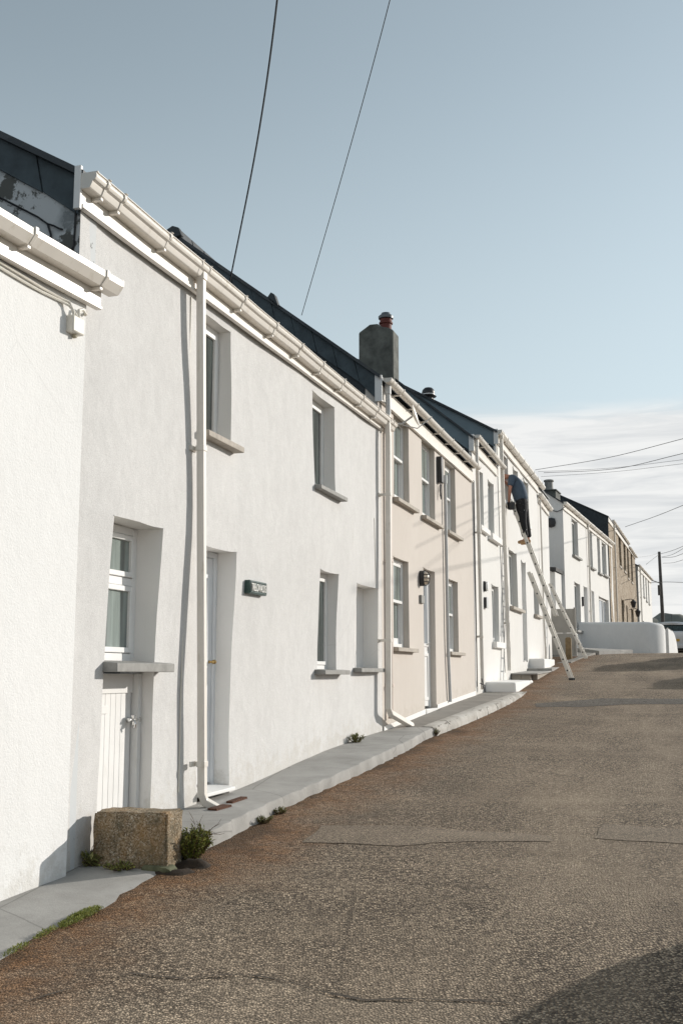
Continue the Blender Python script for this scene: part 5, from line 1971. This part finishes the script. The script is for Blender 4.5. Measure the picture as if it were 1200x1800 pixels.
def rock(name, c, size, mat, label, seed, grp=None):
    bm = bmesh.new()
    bmesh.ops.create_icosphere(bm, subdivisions=3, radius=1)
    for v in bm.verts:
        k = 1 + .25 * noise.noise(v.co * 1.3 + Vector((seed, 0, 0))) + .08 * noise.noise(v.co * 4 + Vector((seed, 0, 0)))
        e = v.co * k
        v.co = F(c[0] + max(-.8, min(.8, e.x)) * size[0], c[1] + max(-.8, min(.8, e.y)) * size[1], c[2] + max(-.75, min(.75, e.z)) * size[2])
    m = MB()
    m.bm.free()
    m.bm = bm
    return tag(m.build(name, mat, sharp=50), label, 'stone', grp)


rock('prop_stone', (6.44, .52, .385), (.08, .13, .04), 'stone_green', 'mossy green stone wedged under the granite block', 3.1)
# soil and litter heaped under and behind the block, darkened for the shadow there
bm = bmesh.new()
rows = []
for i in range(30):
    row = []
    for j in range(30):
        s, d = 6.32 + .52 * i / 29, -.03 + .93 * j / 29
        e = max(0, 1 - ((s - 6.57) / .25) ** 2) * max(0, 1 - ((d - .38) / .43) ** 2)
        h = .085 * e ** .6 * (0.75 + .9 * noise.noise(Vector((s * 9, d * 9, 1)))) + .012 * noise.noise(Vector((s * 30, d * 30, 3)))
        row.append(bm.verts.new(F(s, d, zr(s) + h - .022)))
    rows.append(row)
for a, b in zip(rows, rows[1:]):
    for k in range(29):
        bm.faces.new([a[k], a[k + 1], b[k + 1], b[k]])
m = MB()
m.bm.free()
m.bm = bm
tag(m.build('soil_heap', 'soil', sharp=80), 'soil and litter gathered round the granite block, darkened for the shadow there', 'soil', None, 'stuff')

for k, (s, d, ln, wd, ang, lb) in enumerate(((8.03, .235, .22, .085, .15, 'rusty flat drain grate on the footway nearest the granite block'), (8.42, .215, .28, .06, .05, 'longer rusty drain grate on the footway by the front door'))):
    z = curve(PAVK, s)
    DG = thing('drain_grate', lb, 'drain', F(s, d, z), 'rusty drain grates')
    m = MB()
    ca, sa = math.cos(ang), math.sin(ang)

    def bx(a0, a1, b0, b1, z0, z1):
        P = []
        for zz in (z0, z1):
            for a, b in ((a0, b0), (a1, b0), (a1, b1), (a0, b1)):
                ss = s + a * ca - b * sa
                P.append(F(ss, d + a * sa + b * ca, curve(PAVK, ss) + zz))
        m.hexa(P)
    bx(-ln / 2, ln / 2, -wd / 2, wd / 2, -.02, .003)
    m.build('plate', 'rust', DG)
    m = MB()
    for q in range(9):
        a = -ln / 2 + ln * (q + .5) / 9
        bx(a - .010, a + .010, -wd / 2, wd / 2, .0035, .012)
    m.build('bar', 'rust', DG)

# ------------------------------------------------------------------ plants


def leaf(bm, p, dirv, ln, wd, curl=.3):
    dirv = dirv.normalized()
    sd = dirv.cross(Vector((random.uniform(-.3, .3), random.uniform(-.3, .3), 1)))
    if sd.length < .05:
        sd = Vector((1, 0, 0))
    sd.normalize()
    up = sd.cross(dirv)
    mid = p + dirv * ln * .5 + up * ln * curl * .3
    tip = p + dirv * ln - up * ln * curl * .2
    a, b, c, d = bm.verts.new(p), bm.verts.new(mid + sd * wd), bm.verts.new(tip), bm.verts.new(mid - sd * wd)
    bm.faces.new([a, b, c, d])


def bush(name, label, cat, base, n_stem, hgt, spread, leaf_n, leaf_len, mat, twigs=0, lean=Vector((0, 0, 0)), grp=None):
    T = thing(name, label, cat, base, grp)
    lv, st = MB(), MB()
    b = Vector(base)
    for k in range(n_stem):
        a = random.uniform(0, 6.28)
        r = spread * random.random() ** .6
        h = hgt * random.uniform(.55, 1.0) * (1 - .35 * r / max(spread, .01))
        p0 = b + Vector((math.cos(a) * r * .25, math.sin(a) * r * .25, -.01))
        p2 = b + Vector((math.cos(a) * r, math.sin(a) * r, h)) + lean * h
        p1 = (p0 + p2) / 2 + Vector((0, 0, h * .15))
        pts = [p0 * (1 - t) ** 2 + p1 * 2 * t * (1 - t) + p2 * t * t for t in [q / 6 for q in range(7)]]
        st.tube(pts, [.003 * (1 - q / 9) + .0008 for q in range(7)], 4)
        for q in range(leaf_n):
            t = random.uniform(.15, 1.0)
            p = p0 * (1 - t) ** 2 + p1 * 2 * t * (1 - t) + p2 * t * t
            dv = Vector((random.gauss(0, 1), random.gauss(0, 1), random.gauss(.6, .7)))
            leaf(lv.bm, p, dv, leaf_len * random.uniform(.6, 1.25), leaf_len * random.uniform(.14, .24))
    lv.build('foliage', mat, T, recalc=False)
    st.build('stem', 'twig', T)
    if twigs:
        tw = MB()
        for k in range(twigs):
            a = random.uniform(-1.2, 1.5)
            p = b + Vector((random.uniform(-.02, .05), random.uniform(-.03, .03), .08))
            dv = Vector((math.cos(a) * .8, math.sin(a) * .3 - .1, random.uniform(.6, 1.5))).normalized()
            pts = [p]
            for q in range(5):
                p = p + dv * hgt * .17
                dv = (dv + Vector((random.uniform(-.45, .45), random.uniform(-.3, .3), random.uniform(-.4, .3)))).normalized()
                pts.append(p)
                if q > 1:
                    tw.tube([p, p + (dv + Vector((random.uniform(-.9, .9), random.uniform(-.6, .6), .3))).normalized() * hgt * .2], [.0016, .0008], 4)
            tw.tube(pts, [.003, .0026, .0022, .0018, .0014, .001], 4)
        tw.build('dry_twig', 'twig', T)
    return T


bush('shrub', 'green shrub with dry twigs growing beside the granite block', 'shrub', F(6.70, .62, zr(6.6) + .02), 110, .26, .13, 26, .032, 'leaf_shrub', 4, Vector((.1, 0, 0)))
bush('weed', 'leafy weed at the wall foot by the far blind window', 'weed', F(12.35, .06, curve(PAVK, 12.35)), 22, .12, .12, 14, .038, 'leaf_weed')
bush('weed', 'weed tuft growing at the foot of the kerb nearest the shrub', 'weed', F(8.15, .56, zr(8.15)), 24, .075, .08, 12, .024, 'leaf_weed', 0, Vector(), 'kerb foot weeds')
bush('weed', 'second weed tuft at the foot of the kerb, farther from the shrub', 'weed', F(8.55, .545, zr(8.55)), 20, .065, .07, 12, .022, 'leaf_weed', 0, Vector(), 'kerb foot weeds')
bush('weed', 'small weed in the joint between the pale and dark footways', 'weed', F(14.33, .58, zr(14.3) + .03), 16, .08, .05, 10, .022, 'leaf_weed')
bush('dry_grass', 'dry grass and litter caught in the corner behind the granite block', 'weed', F(6.40, .06, zr(6.4) + .02), 22, .09, .07, 8, .05, 'leaf_weed', 3)
bush('weed', 'low weeds straggling below the front of the granite block', 'weed', F(6.36, .30, zr(6.36) + .02), 34, .045, .16, 10, .022, 'leaf_shrub')
mo = MB()
for (s0, d0, rs, rd_, n) in ((5.36, .60, .20, .045, 1500), (5.05, .585, .10, .02, 250), (4.78, .60, .10, .02, 220)):
    for k in range(n):
        a, r = random.uniform(0, 6.28), math.sqrt(random.random())
        s, d = s0 + rs * r * math.cos(a) + random.gauss(0, .01), d0 + rd_ * r * math.sin(a) + random.gauss(0, .006)
        h = .022 * (1 - r * r) + .004
        leaf(mo.bm, F(s, d, zr(s) + .008 + h * random.random()), Vector((random.gauss(0, .6), random.gauss(0, .6), random.uniform(.2, 1))), random.uniform(.010, .020), .0028)
tag(mo.build('moss', 'leaf_moss', recalc=False), 'patches of green moss along the edge of the concrete apron', 'moss', None, 'stuff')
